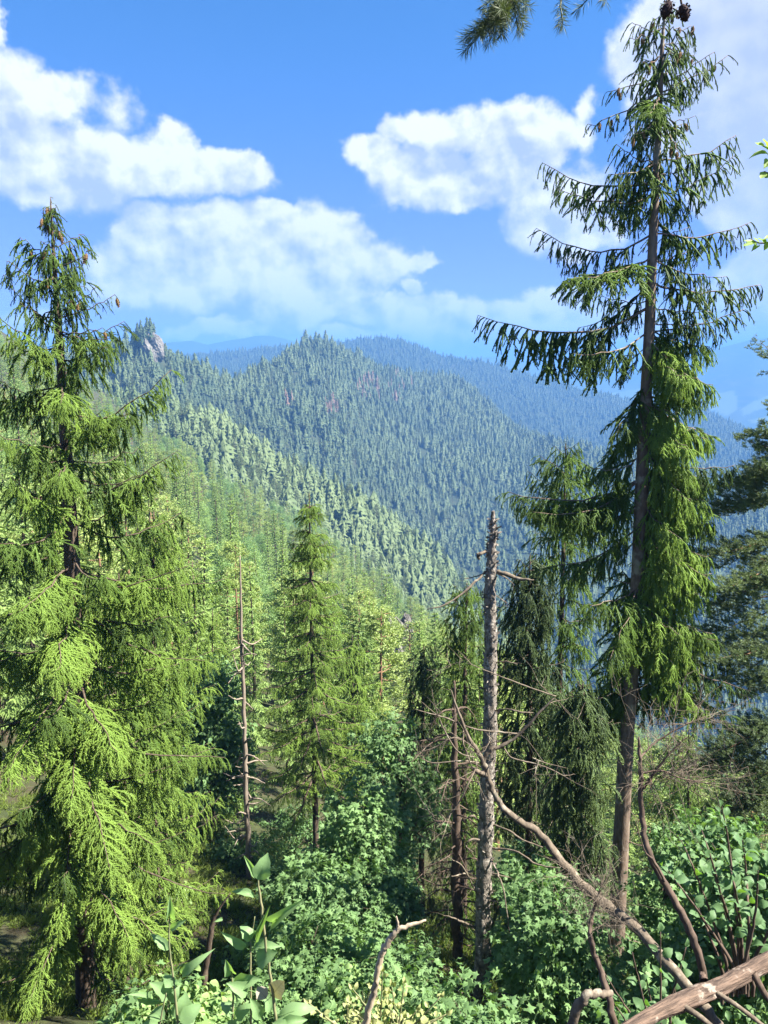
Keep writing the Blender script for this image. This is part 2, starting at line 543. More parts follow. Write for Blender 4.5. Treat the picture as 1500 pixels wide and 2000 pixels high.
# pale mown clearings on the far valley side: a cover value on the slope's own vertices
gx_, gy_ = px_of(H6.g[..., 0], H6.g[..., 1], H6.g[..., 2])
cov = np.zeros(gx_.shape)
for poly in ([(1366, 774), (1436, 762), (1441, 800), (1420, 814), (1374, 794)], [(1446, 798), (1500, 770), (1600, 752), (1600, 782), (1500, 794), (1452, 812)], [(1462, 820), (1600, 796), (1600, 806), (1470, 828)], [(1180, 770), (1290, 752), (1300, 785), (1200, 800)]):
    ins = np.zeros(gx_.shape, bool)
    for (xa, ya), (xb, yb) in zip(poly, poly[1:] + poly[:1]):
        ins ^= ((ya > gy_) != (yb > gy_)) & (gx_ < (xb - xa) * (gy_ - ya) / (yb - ya + 1e-9) + xa)
    cov[ins] = 1
H6.o.data.attributes['tip'].data.foreach_set('value', cov.ravel().astype(np.float32))
t_ = NT(M_mead.node_tree)
bs_ = next(n for n in t_.n if n.type == 'BSDF_PRINCIPLED')
src_ = bs_.inputs['Base Color'].links[0].from_socket
t_.l.new(t_.mix(t_.new('ShaderNodeAttribute', attribute_name='tip').outputs['Fac'], src_, (.085, .115, .055)), bs_.inputs['Base Color'])

# ------------------------------------------------------------------ far forest: small spruces, one stuff object a hill
def small_spruce(rng, tiers=8, k=6, slim=.17):
    m = Mesh()
    z0 = .06
    for i in range(tiers):
        a = i / tiers
        r = slim * (1 - a) ** .85 * rng.uniform(.85, 1.15)
        zt = z0 + (1 - z0) * (a + 1.9 / tiers) if i < tiers - 1 else 1.0
        zb = z0 + (1 - z0) * a
        n = 2 * k
        th = np.arange(n) * 2 * math.pi / n + rng.random() * 6
        rr = r * np.where(np.arange(n) % 2 == 0, 1.0, .5) * rng.uniform(.6, 1.35, n)
        zz = zb + np.where(np.arange(n) % 2 == 0, -.02, .045) + rng.normal(0, .022, n)
        v = np.stack([rr * np.cos(th), rr * np.sin(th), zz], -1)
        v = np.concatenate([v, [(0, 0, min(zt, 1))]])
        m.add(v, [(j, (j + 1) % n, n) for j in range(n)], 0, np.concatenate([np.full(n, .8), [.1]]))
    v, f = tube([(0, 0, -.12), (0, 0, .12)], .012, 4); m.add(v, f, 1)
    return m


def small_round(rng):
    m = Mesh()
    n = 230
    p = rng.normal(size=(n, 3)); p /= np.linalg.norm(p, axis=1, keepdims=True)
    p *= rng.uniform(.6, 1, (n, 1)) ** .5
    p = p * (.24, .24, .36) + (0, 0, .6)
    for c in p:
        d = rng.normal(size=(3, 3)) * .042
        m.add(c + np.concatenate([d, -d[:1] * .6]), [(0, 1, 2), (1, 3, 2)], 0, rng.random())
    v, f = tube([(0, 0, -.1), (0, 0, .5)], [.02, .01], 4); m.add(v, f, 1)
    return m


rng = np.random.default_rng(7)
M_barkfar = bark('far_bark', (.06, .045, .035), (.1, .08, .06), bump=0)
M_fspruce = foliage('far_spruce_needles', (.022, .044, .025), (.075, .105, .052), (.11, .145, .07), trans=.15, gloss=.1)
M_fpale = foliage('pale_pine_needles', (.05, .082, .034), (.112, .155, .066), (.145, .185, .085), trans=.2, gloss=.1)
M_fdry = foliage('dry_needles', (.10, .066, .045), (.17, .105, .07), trans=.1)
def joined(pair, H):
    c, t = pair
    m = Mesh()
    for src, off in ((c, 0), (t, 1)):
        o = m.n
        m.v += [v / H for v in src.v]; m.f += [np.where(f >= 0, f + o, -1) for f in src.f]; m.m += [x + off for x in src.m]; m.tip += src.tip; m.n += src.n
    return m


S_sp = [source(small_spruce(rng, slim=s), 'small_spruce_shape', [M_fspruce, M_barkfar]) for s in (.23, .27, .31, .35)]
S_pale = [source(small_spruce(rng, slim=s), 'small_spruce_shape', [M_fpale, M_barkfar]) for s in (.30, .36)] 
S_dry = [source(small_spruce(rng, slim=.18), 'small_dry_shape', [M_fdry, M_barkfar])]


def forest(name, label, hill, n, h, srcs, seed, keep=None, weights=None, back=False, tint=(0, 1), dry=()):
    r = np.random.default_rng(seed)
    p = hill.sample(n, r, back)
    if keep is not None: p = p[keep(p, r)]
    n = len(p)
    sc = r.uniform(h[0], h[1], n) * (.62 + .85 * r.random(n) ** 1.8) * (1 + .5 * fbm(p[:, 0] / 25, p[:, 1] / 25, 2, seed + 9))
    s3 = np.stack([sc * r.uniform(.85, 1.25, n), sc * r.uniform(.85, 1.25, n), sc], -1)
    rot = np.stack([r.normal(0, .03, n), r.normal(0, .03, n), r.uniform(0, 6.28, n)], -1)
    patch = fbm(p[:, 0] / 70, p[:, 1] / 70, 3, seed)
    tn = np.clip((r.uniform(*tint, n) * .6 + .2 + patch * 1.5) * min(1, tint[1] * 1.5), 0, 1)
    nd = len(srcs) - (1 if dry else 0)
    var = r.choice(nd, n, p=weights)
    if dry:
        q = px_of(p[:, 0], p[:, 1], p[:, 2])
        for dx, dy, rad, pr in dry:
            hit = ((q[0] - dx) ** 2 + (q[1] - dy) ** 2 < rad * rad) & (r.random(n) < pr)
            var[hit] = nd
    o = points_obj(name, p, rot, s3, var, tn, srcs)
    return tag(o, label, 'forest', None, 'stuff')
# ------------------------------------------------------------------ tree materials
M_bark_sp = bark('spruce_bark', (.10, .072, .055), (.19, .145, .11), (.24, .22, .17), 7, .3, lich=.55)
M_bark_dark = bark('dark_spruce_bark', (.05, .037, .028), (.10, .075, .055), (.15, .14, .10), 7, .3, lich=.6)
M_bark_pine = bark('pine_bark', (.13, .075, .045), (.24, .14, .085), (.12, .09, .07), 5, .3, lich=.55)
M_needle = foliage('spruce_needles', (.028, .058, .016), (.13, .225, .034), (.21, .31, .055), trans=.36)
M_needle_y = foliage('sunny_spruce_needles', (.045, .095, .018), (.225, .35, .062), (.31, .43, .095), trans=.40)  # yellower needle colour, also carries sunlight painted onto lit boughs
M_needle_b = foliage('blue_green_spruce_needles', (.030, .052, .024), (.095, .145, .045), (.15, .21, .06), trans=.22)
M_mspruce = foliage('slope_spruce_needles', (.045, .09, .026), (.21, .31, .08), (.25, .35, .10), trans=.3, rnd=True)
M_mpine = foliage('slope_pine_needles', (.10, .15, .045), (.29, .37, .115), (.31, .39, .13), trans=.32, rnd=True)
M_mleaf = foliage('slope_leaves', (.09, .18, .065), (.24, .36, .12), (.26, .37, .14), trans=.42, rnd=True)


def blades(base, d, ln, wd, rng, mid=.45, sag=0.0):
    """narrow four-cornered blades"""
    base = np.asarray(base, float); d = np.asarray(d, float)
    n = len(base)
    d = d / (np.linalg.norm(d, axis=1, keepdims=True) + 1e-9)
    r = rng.normal(size=(n, 3))
    s = np.cross(d, r); s /= np.linalg.norm(s, axis=1, keepdims=True) + 1e-9
    ln = np.broadcast_to(ln, (n,))[:, None]; wd = np.broadcast_to(wd, (n,))[:, None]
    m = base + d * ln * mid
    tip = base + d * ln - np.array((0, 0, 1.0)) * sag * ln
    v = np.stack([base, m + s * wd * .5, tip, m - s * wd * .5], 1).reshape(-1, 3)
    q = np.arange(n)[:, None] * 4
    f = np.concatenate([q + [0, 1, 2], q + [0, 2, 3]])
    return v, f


def needles_along(m, p, rng, step=.006, nl=.022, nw=.004, mat=0, tipv=(0, 1), core=.004, flat=False):
    """needle blades round a polyline"""
    p = np.asarray(p, float)
    seg = np.linalg.norm(np.diff(p, axis=0), axis=1); L = seg.sum(); cum = np.concatenate([[0], np.cumsum(seg)])
    n = max(4, int(L / step))
    s = np.sort(rng.random(n)) * L
    pos = np.stack([np.interp(s, cum, p[:, k]) for k in range(3)], 1)
    t, a, b = frames(p)
    ti = np.stack([np.interp(s, cum, t[:, k]) for k in range(3)], 1)
    ai = np.stack([np.interp(s, cum, a[:, k]) for k in range(3)], 1); bi = np.stack([np.interp(s, cum, b[:, k]) for k in range(3)], 1)
    th = rng.random(n) * 2 * math.pi
    rad = np.cos(th)[:, None] * ai + np.sin(th)[:, None] * bi
    d = ti * .75 + rad
    v, f = blades(pos, d, nl * rng.uniform(.7, 1.2, n), nw, rng)
    tv = np.repeat(np.interp(s / L, [0, 1], tipv), 4)
    m.add(v, f, mat, tv)
    if core:
        v, f = tube(p, np.linspace(core, core * .5, len(p)), 3); m.add(v, f, mat, np.full(len(v), tipv[0] * .5))


def branchlet(rng, kind):
    """about 0.6 m spruce branchlet growing along +x, z up"""
    m = Mesh()
    n = 7; t = np.linspace(0, 1, n)
    L = .6
    if kind == 'hang':
        ang = -np.interp(t, [0, .18, .5, 1], [.2, 1.0, 1.35, 1.5]) + rng.normal(0, .1)
        side = int(rng.integers(9, 16))
    elif kind == 'fan':
        ang = -np.interp(t, [0, .4, 1], [.15, .5, .95]) + rng.normal(0, .1)
        side = int(rng.integers(15, 24))
    else:
        ang = -np.interp(t, [0, .3, 1], [.3, .9, 1.2]) + rng.normal(0, .1)
        side = 3
    st = L / (n - 1)
    yaw = np.cumsum(rng.normal(0, .09, n))
    dx = np.cos(ang) * np.cos(yaw) * st; dy = np.cos(ang) * np.sin(yaw) * st; dz = np.sin(ang) * st
    p = np.stack([np.cumsum(dx) - dx[0], np.cumsum(dy) - dy[0], np.cumsum(dz) - dz[0]], 1)
    fat = 1.35 if kind == 'finger' else 1.0
    cf = 2.0 if kind == 'finger' else 1.0
    needles_along(m, p, rng, .0050, .026 * fat, .0062 * fat, 0, (0, .9), .010 * cf)
    for k in range(side):
        u = rng.uniform(.08, .95); q = np.array([np.interp(u, t, p[:, j]) for j in range(3)])
        sg = 1 if k % 2 else -1
        l2 = rng.uniform(.04, .17) * (1.15 - u * .6)
        a2 = np.interp(u, t, ang); d0 = np.array((math.cos(a2) * .8, sg * rng.uniform(.15, 1.0), math.sin(a2) * .8 - .05 + rng.normal(0, .32)))
        drop = {'hang': 1.2, 'fan': .5, 'finger': 1.4}[kind]
        tt = np.linspace(0, 1, 4)[:, None]
        pp = q + d0 * l2 * tt + np.array((0, 0, -drop * l2 * .7)) * tt ** 2
        needles_along(m, pp, rng, .0050, .023 * fat, .0075 * fat, 0, (.1, 1), .011 * cf)
    return m


rng = np.random.default_rng(21)
BL = [branchlet(rng, k) for k in ('hang',) * 5 + ('fan',) * 6 + ('finger',) * 3]
BL_std = [source(b, 'branchlet_shape', [M_needle]) for b in BL]
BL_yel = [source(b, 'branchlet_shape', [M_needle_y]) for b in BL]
BL_blue = [source(b, 'branchlet_shape', [M_needle_b]) for b in BL]
_groups = {}
_scatter0 = scatter


def scatter(o, meshes):
    key = tuple(s.name for s in meshes)
    if key in _groups:
        o.modifiers.new('scatter', 'NODES').node_group = _groups[key]
    else:
        _scatter0(o, meshes); _groups[key] = o.modifiers[0].node_group
    return o


def mixw(h, f, g):
    return [h / 5] * 5 + [f / 6] * 6 + [g / 3] * 3


MIX_HANG = mixw(.70, .26, .04)
MIX_FAN = mixw(.22, .74, .04)
MIX_TOP = mixw(.08, 0, .92)


def bough_path(B, T, sag, n=9, up=0.0):
    B, T = np.asarray(B, float), np.asarray(T, float)
    t = np.linspace(0, 1, n)[:, None]
    p = B + (T - B) * t
    p[:, 2] += (-sag * 4 * t * (1 - t) * (1.0 - .35 * t) + up * t ** 3 - up * t)[:, 0]
    return p


def bough_points(p, rng, mixw, step=.055, lmax=.75, lmin=.22, start=.12, tint=(.2, .8), spread=(35, 80), pitch=0.0):
    """branchlets along a bough: positions, rotations, scales, variants, tints"""
    seg = np.linalg.norm(np.diff(p, axis=0), axis=1); L = seg.sum(); cum = np.concatenate([[0], np.cumsum(seg)]) / L
    n = max(6, int(L * (1 - start) / step))
    u = np.linspace(start, 1, n) + rng.normal(0, .01, n)
    u = np.clip(u, 0, 1)
    pos = np.stack([np.interp(u, cum, p[:, k]) for k in range(3)], 1)
    t, _, _ = frames(p)
    az = np.arctan2(t[:, 1], t[:, 0]); az = np.unwrap(az)
    a = np.interp(u, cum, az)
    sg = np.where(np.arange(n) % 2, 1, -1)
    yaw = a + sg * np.radians(rng.uniform(*spread, n)) * (1 - .8 * u ** 6)
    ln = lmin + (lmax - lmin) * np.sin(np.clip(1.05 - u, 0, 1) * math.pi * .62) * rng.uniform(.7, 1.15, n)
    ln[-1] = lmin * 1.2; yaw[-1] = a[-1]
    rot = np.stack([rng.normal(0, .18, n), pitch + rng.normal(0, .16, n), yaw], 1)
    var = rng.choice(len(mixw), n, p=mixw)
    tn = np.clip(rng.uniform(*tint) + rng.normal(0, .12, n), 0, 1)
    return pos, rot, ln / .6, var, tn


def cone_data():
    m = Mesh(); z = np.linspace(0, -.13, 9); r = np.array([.004, .014, .019, .021, .021, .019, .016, .011, .003])
    v, f = tube(np.stack([z * 0, z * 0, z], 1), r, 8); m.add(v, f)
    k = np.arange(48); th = k * 2.4; zz = -.008 - .115 * k / 48; rd = np.interp(-zz, -z, r)
    v, f = blades(np.stack([rd * np.cos(th), rd * np.sin(th), zz], 1), np.stack([np.cos(th) * .6, np.sin(th) * .6, -np.ones(48)], 1), .016, .014, np.random.default_rng(2)); m.add(v, f)
    return m.data('cone', [bark('spruce_cone', (.10, .06, .03), (.20, .13, .06), None, 40, 1, .3, .003)])


CONE = cone_data()


def spruce_detailed(loc_label, trunk_pts, radii, boughs, srcs, bark_m, seed, parts=True, name='spruce_tree', group=None, sides=12, cones=None, extra=None):
    """trunk_pts: world points from top to base. boughs: dicts(B, T, sag, up, mix, ...)"""
    rng = np.random.default_rng(seed)
    tp = spline(trunk_pts, 60); rr = np.interp(np.linspace(0, 1, 60), np.linspace(0, 1, len(radii)), radii)
    base = tp[-1]
    root = empty(name, base)
    tag(root, loc_label, 'tree', group)
    m = Mesh(); v, f = tube((tp - base)[::-1], rr[::-1], sides, True, .03, rng); m.add(v, f)
    if extra: extra(m, tp - base, rng)
    m.obj('trunk', bark_m, root)
    allp = []; wood = Mesh()
    kt = int(np.argmax(np.linalg.norm(tp - tp[0], axis=1) > .55))
    boughs = list(boughs) + [dict(B=tp[kt], T=tp[0] + (0, 0, .05), sag=0, r=.012, mix=MIX_TOP, step=.035, lmax=.16, lmin=.07, start=.0, spread=(0, 180), tint=(.2, .5), pitch=-.7)]
    for b in boughs:
        B = np.asarray(b['B']) - base; T = np.asarray(b['T']) - base
        p = bough_path(B, T, b.get('sag', .2), 10, b.get('up', 0))
        p[1:-1] += rng.normal(0, .02, p[1:-1].shape)
        L = np.linalg.norm(T - B)
        r0 = b.get('r', .005 + .0075 * L)
        v, f = tube(p, np.linspace(r0, .004, len(p)), 5)
        pts = bough_points(p, rng, b.get('mix', MIX_HANG), b.get('step', .055), b.get('lmax', .75), b.get('lmin', .22), b.get('start', .12), b.get('tint', (.2, .8)), b.get('spread', (35, 80)), b.get('pitch', 0))
        if parts:
            w = Mesh(); w.add(v, f); bo = w.obj('branch', bark_m, root)
            points_obj('needles', *pts, b.get('srcs', srcs), bo)
            for q in range(b.get('cones', 0)):
                u_ = rng.uniform(.45, 1.0); i_ = u_ * 9; a_ = int(min(i_, 8)); P_ = p[a_] * (1 - i_ + a_) + p[a_ + 1] * (i_ - a_)
                co = link(bpy.data.objects.new('cone', CONE), root); co.location = Vector(P_ + rng.normal(0, .03, 3) + (0, 0, -.03)); s_ = rng.uniform(.75, 1.15); co.scale = (s_, s_, s_)
                co.rotation_euler = (rng.normal(0, .25), rng.normal(0, .25), rng.random() * 6)
        else:
            wood.add(v, f); allp.append(pts)
    if not parts:
        cr = wood.obj('branches', bark_m, root); cr['kind'] = 'stuff'
        points_obj('needles', *[np.concatenate([a[k] for a in allp]) for k in range(5)], srcs, root)
    return root


def auto_boughs(tp, rng, n, y0, y1, prof, mixes, sag=.25, rise=.15, azr=(0, 360), **kw):
    """random boughs on the part y0..y1 (fraction from the top) of a trunk; prof gives length by fraction"""
    out = []
    for k in range(n):
        u = y0 + (y1 - y0) * (k + rng.random()) / n
        i = u * (len(tp) - 1); a = int(i); B = tp[a] * (1 - (i - a)) + tp[min(a + 1, len(tp) - 1)] * (i - a)
        az_ = math.radians(rng.uniform(*azr)) if azr != (0, 360) else (k * 2.399 + rng.normal(0, .35))
        L = np.interp(u, prof[0], prof[1]) * rng.uniform(.72, 1.18)
        rz = np.interp(u, [0, .12, .35, 1], [.55, .25, -.12, -.32]) * L + rng.normal(0, .06) * L
        T = B + np.array((math.cos(az_) * L, math.sin(az_) * L, rz + rise * L))
        d = dict(B=B, T=T, sag=sag * L * np.interp(u, [0, .2, 1], [.25, .6, 1]), up=.0, mix=mixes(u) if callable(mixes) else mixes)
        d.update({k2: (v2(u) if callable(v2) else v2) for k2, v2 in kw.items()})
        out.append(d)
    return out


# ------------------------------------------------------------------ prototypes for the trees of the near slope
def proto_spruce(rng, H=20., Rm=2.3, detail=1.0, gap=.5, low=.12, mat_c=M_mspruce):
    crown, trunk = Mesh(), Mesh()
    lean = rng.normal(0, .25, 2)
    zz = np.linspace(0, 1, 10)
    tp = np.stack([lean[0] * zz ** 2, lean[1] * zz ** 2, zz * H], 1)
    v, f = tube(np.concatenate([[(0, 0, -1.2)], tp]), np.concatenate([[.2], np.linspace(.19, .02, 10)]), 6); trunk.add(v, f)
    h = H * low
    bs, ds, ls, ws, tips = [], [], [], [], []
    lop = 1 + .25 * np.sin(rng.random() * 6.28 + np.arange(6))
    while h < H * .995:
        a = h / H
        L0 = Rm * (1 - a) ** .78 * min(1, .45 + a * 2.2)
        nb = rng.integers(4, 7) if a < .85 else 4
        az0 = rng.random() * 6.28
        for k in range(nb):
            if rng.random() < .12: continue
            az_ = az0 + k * 6.28 / nb + rng.normal(0, .25)
            L = max(.18, L0 * rng.uniform(.6, 1.2) * lop[int(az_ * .95) % 6])
            n = max(4, int((5 + L * 6.5) * detail))
            t = np.sort(rng.uniform(.12, 1, n))
            droop = np.interp(a, [0, .6, 1], [.42, .22, -.35])
            c = np.array((math.cos(az_), math.sin(az_), 0)); s = np.array((-math.sin(az_), math.cos(az_), 0))
            pos = np.array((tp[0, 0] + lean[0] * a * a, lean[1] * a * a, h)) + c * (L * t)[:, None]
            pos[:, 2] += -droop * L * t + .28 * L * t ** 3
            sd = np.where(np.arange(n) % 2, 1, -1) * rng.uniform(.4, 1.1, n)
            dr = c * rng.uniform(.35, .9, n)[:, None] + s * sd[:, None] + np.array((0, 0, -1)) * rng.uniform(.15, 1.1, n)[:, None]
            bs.append(pos); ds.append(dr); ls.append((.22 + .26 * L * (1.1 - t)) * rng.uniform(.7, 1.2, n)); tips.append(t)
            ws.append(np.full(n, .13 / detail ** .5) * rng.uniform(.7, 1.3, n))
            bs.append(pos[-2:]); ds.append(np.repeat((c + (0, 0, .15))[None], 2, 0)); ls.append(np.full(2, .35)); ws.append(np.full(2, .12)); tips.append(np.ones(2))
        h += gap * rng.uniform(.7, 1.3)
    v, f = blades(np.concatenate(bs), np.concatenate(ds), np.concatenate(ls), np.concatenate(ws), rng, .4, .12)
    crown.add(v, f, 0, np.repeat(np.concatenate(tips), 4) * np.tile([.3, .6, 1, .6], len(v) // 4))
    return crown, trunk


def proto_pine(rng, H=18., detail=1.0):
    crown, trunk = Mesh(), Mesh()
    zz = np.linspace(0, 1, 9); bend = rng.normal(0, .5, 2)
    tp = np.stack([bend[0] * np.sin(zz * 2.6), bend[1] * np.sin(zz * 2.2), zz * H], 1)
    v, f = tube(np.concatenate([[(0, 0, -1.2)], tp]), np.concatenate([[.22], np.linspace(.2, .04, 9)]), 6); trunk.add(v, f)
    nb = 34
    bs, ds, ls, tips = [], [], [], []
    for k in range(nb):
        a = .38 + .62 * (k + rng.random()) / nb
        h = a * H
        az_ = k * 2.4 + rng.normal(0, .4)
        L = (2.6 * math.sin(min(1, (1.06 - a) / .55) * math.pi * .5)) * rng.uniform(.55, 1.15) + .3
        c = np.array((math.cos(az_), math.sin(az_), 0))
        B = np.array([np.interp(a, zz, tp[:, j]) for j in range(3)])
        T = B + c * L + (0, 0, L * rng.uniform(-.05, .45))
        p = bough_path(B, T, .1 * L, 5)
        v, f = tube(p, np.linspace(.05, .015, 5), 4); trunk.add(v, f)
        npuff = int((4 + L * 4) * detail)
        u = rng.uniform(.35, 1, npuff) ** .7
        cen = B + (T - B) * u[:, None] + rng.normal(0, .30, (npuff, 3)) * (1, 1, .55)
        for q in cen:
            nn = 16
            dd = rng.normal(size=(nn, 3)) * (1, 1, .8) + (0, 0, .55) + c * .4
            bs.append(np.repeat(q[None], nn, 0) + rng.normal(0, .10, (nn, 3))); ds.append(dd); ls.append(rng.uniform(.20, .38, nn)); tips.append(rng.uniform(.2, 1, nn))
    B_ = np.concatenate(bs)
    v, f = blades(B_, np.concatenate(ds), np.concatenate(ls), .085, rng)
    crown.add(v, f, 0, np.repeat(np.concatenate(tips), 4))
    return crown, trunk


def proto_leafy(rng, H=13., detail=1.0):
    crown, trunk = Mesh(), Mesh()
    zz = np.linspace(0, 1, 8)
    tp = np.stack([rng.normal(0, .3) * zz ** 2, rng.normal(0, .3) * zz ** 2, zz * H], 1)
    v, f = tube(np.concatenate([[(0, 0, -1.2)], tp]), np.concatenate([[.15], np.linspace(.13, .02, 8)]), 6); trunk.add(v, f)
    bs, ds, ls, tips = [], [], [], []
    for k in range(46):
        a = .2 + .8 * (k + rng.random()) / 46
        az_ = k * 2.4 + rng.normal(0, .5)
        L = 2.4 * math.sin(min(1, (1.08 - a) / .8) * math.pi * .62) * rng.uniform(.6, 1.15) + .25
        B = np.array([np.interp(a, zz, tp[:, j]) for j in range(3)])
        T = B + np.array((math.cos(az_), math.sin(az_), rng.uniform(.35, .8))) * L
        p = bough_path(B, T, .06 * L, 4)
        v, f = tube(p, np.linspace(.035, .01, 4), 4); trunk.add(v, f)
        ncl = int((5 + 6 * L) * detail)
        u = rng.uniform(.3, 1.05, ncl) ** .7
        cen = B + (T - B) * u[:, None] + rng.normal(0, .33, (ncl, 3))
        nn = 11
        bs.append((cen[:, None] + rng.normal(0, .20, (ncl, nn, 3))).reshape(-1, 3)); ds.append(rng.normal(size=(ncl * nn, 3)) + (0, 0, -.2))
        ls.append(rng.uniform(.14, .24, ncl * nn)); tips.append(rng.random(ncl * nn))
    v, f = blades(np.concatenate(bs), np.concatenate(ds), np.concatenate(ls), .13, rng, .5)
    crown.add(v, f, 0, np.repeat(np.concatenate(tips), 4))
    return crown, trunk


rng = np.random.default_rng(33)
PROT = {}
for kind, fn, cm_, bm_ in (('spruce', proto_spruce, M_mspruce, M_bark_dark), ('pine', proto_pine, M_mpine, M_bark_pine), ('leafy', proto_leafy, M_mleaf, M_bark_sp)):
    for lod, det, cnt in (('near', 2.2 if kind == 'spruce' else 1.5, 3), ('far', 1.5 if kind == 'spruce' else 1.25, 3)):
        L_ = []
        for _ in range(cnt):
            c, t = fn(rng, detail=det)
            both = Mesh(); both.v, both.f, both.m, both.tip, both.n = list(c.v), list(c.f), list(c.m), list(c.tip), c.n
            for v, f in zip(t.v, t.f): pass
            o = c.n
            both.v += t.v; both.f += [np.where(f >= 0, f + o, -1) for f in t.f]; both.m += [x + 1 for x in t.m]; both.tip += t.tip; both.n += t.n
            L_.append((c.data(kind + '_crown', [cm_], False), t.data(kind + '_trunk', [bm_]), both.data(kind, [cm_, bm_], False)) if lod == 'near' else (None, None, both.data(kind, [cm_, bm_], False)))
        PROT[kind, lod] = L_
FARP = [(proto_spruce(rng, detail=.8, Rm=3.0, gap=.7), 20.), (proto_pine(rng, detail=.8), 18.), (proto_pine(rng, detail=.8), 18.), (proto_pine(rng, detail=.8), 18.)]
PH = {'spruce': 20., 'pine': 18., 'leafy': 13.}
NAME = {'spruce': 'spruce_tree', 'pine': 'pine_tree', 'leafy': 'broadleaf_tree'}

# tree tops of the near slope stay under this photo line
SKY_X = [-300, 0, 150, 340, 430, 500, 640, 750, 830, 950, 1200, 1500]
SKY_Y = [620, 660, 740, 850, 905, 950, 1020, 1110, 1180, 1260, 1400, 1500]
NEAR_X = [-300, 0, 200, 300, 400, 520, 600, 760, 1000, 1200, 1500]
NEAR_Y = [760, 820, 860, 900, 1060, 1080, 1080, 1180, 1240, 1300, 1400]


MARKS = [(60, 'left of the big left spruce trunk'), (240, 'behind the big left spruce trunk'), (360, 'behind the big left spruce boughs'), (465, 'just left of the second snag'),
         (590, 'between second snag and slender mid spruce'), (720, 'just right of the slender mid spruce'), (840, 'above the maple in the middle'), (940, 'left of the front snag'), (1080, 'right of the front snag'), (9999, 'behind the tall right spruce')]
ORD = ['first', 'second', 'third', 'fourth', 'fifth', 'sixth', 'seventh', 'eighth', 'ninth', 'tenth', 'eleventh', 'twelfth', 'thirteenth', 'fourteenth', 'fifteenth', 'sixteenth', 'seventeenth', 'eighteenth', 'nineteenth', 'twentieth', 'twenty-first', 'twenty-second', 'twenty-third', 'twenty-fourth']


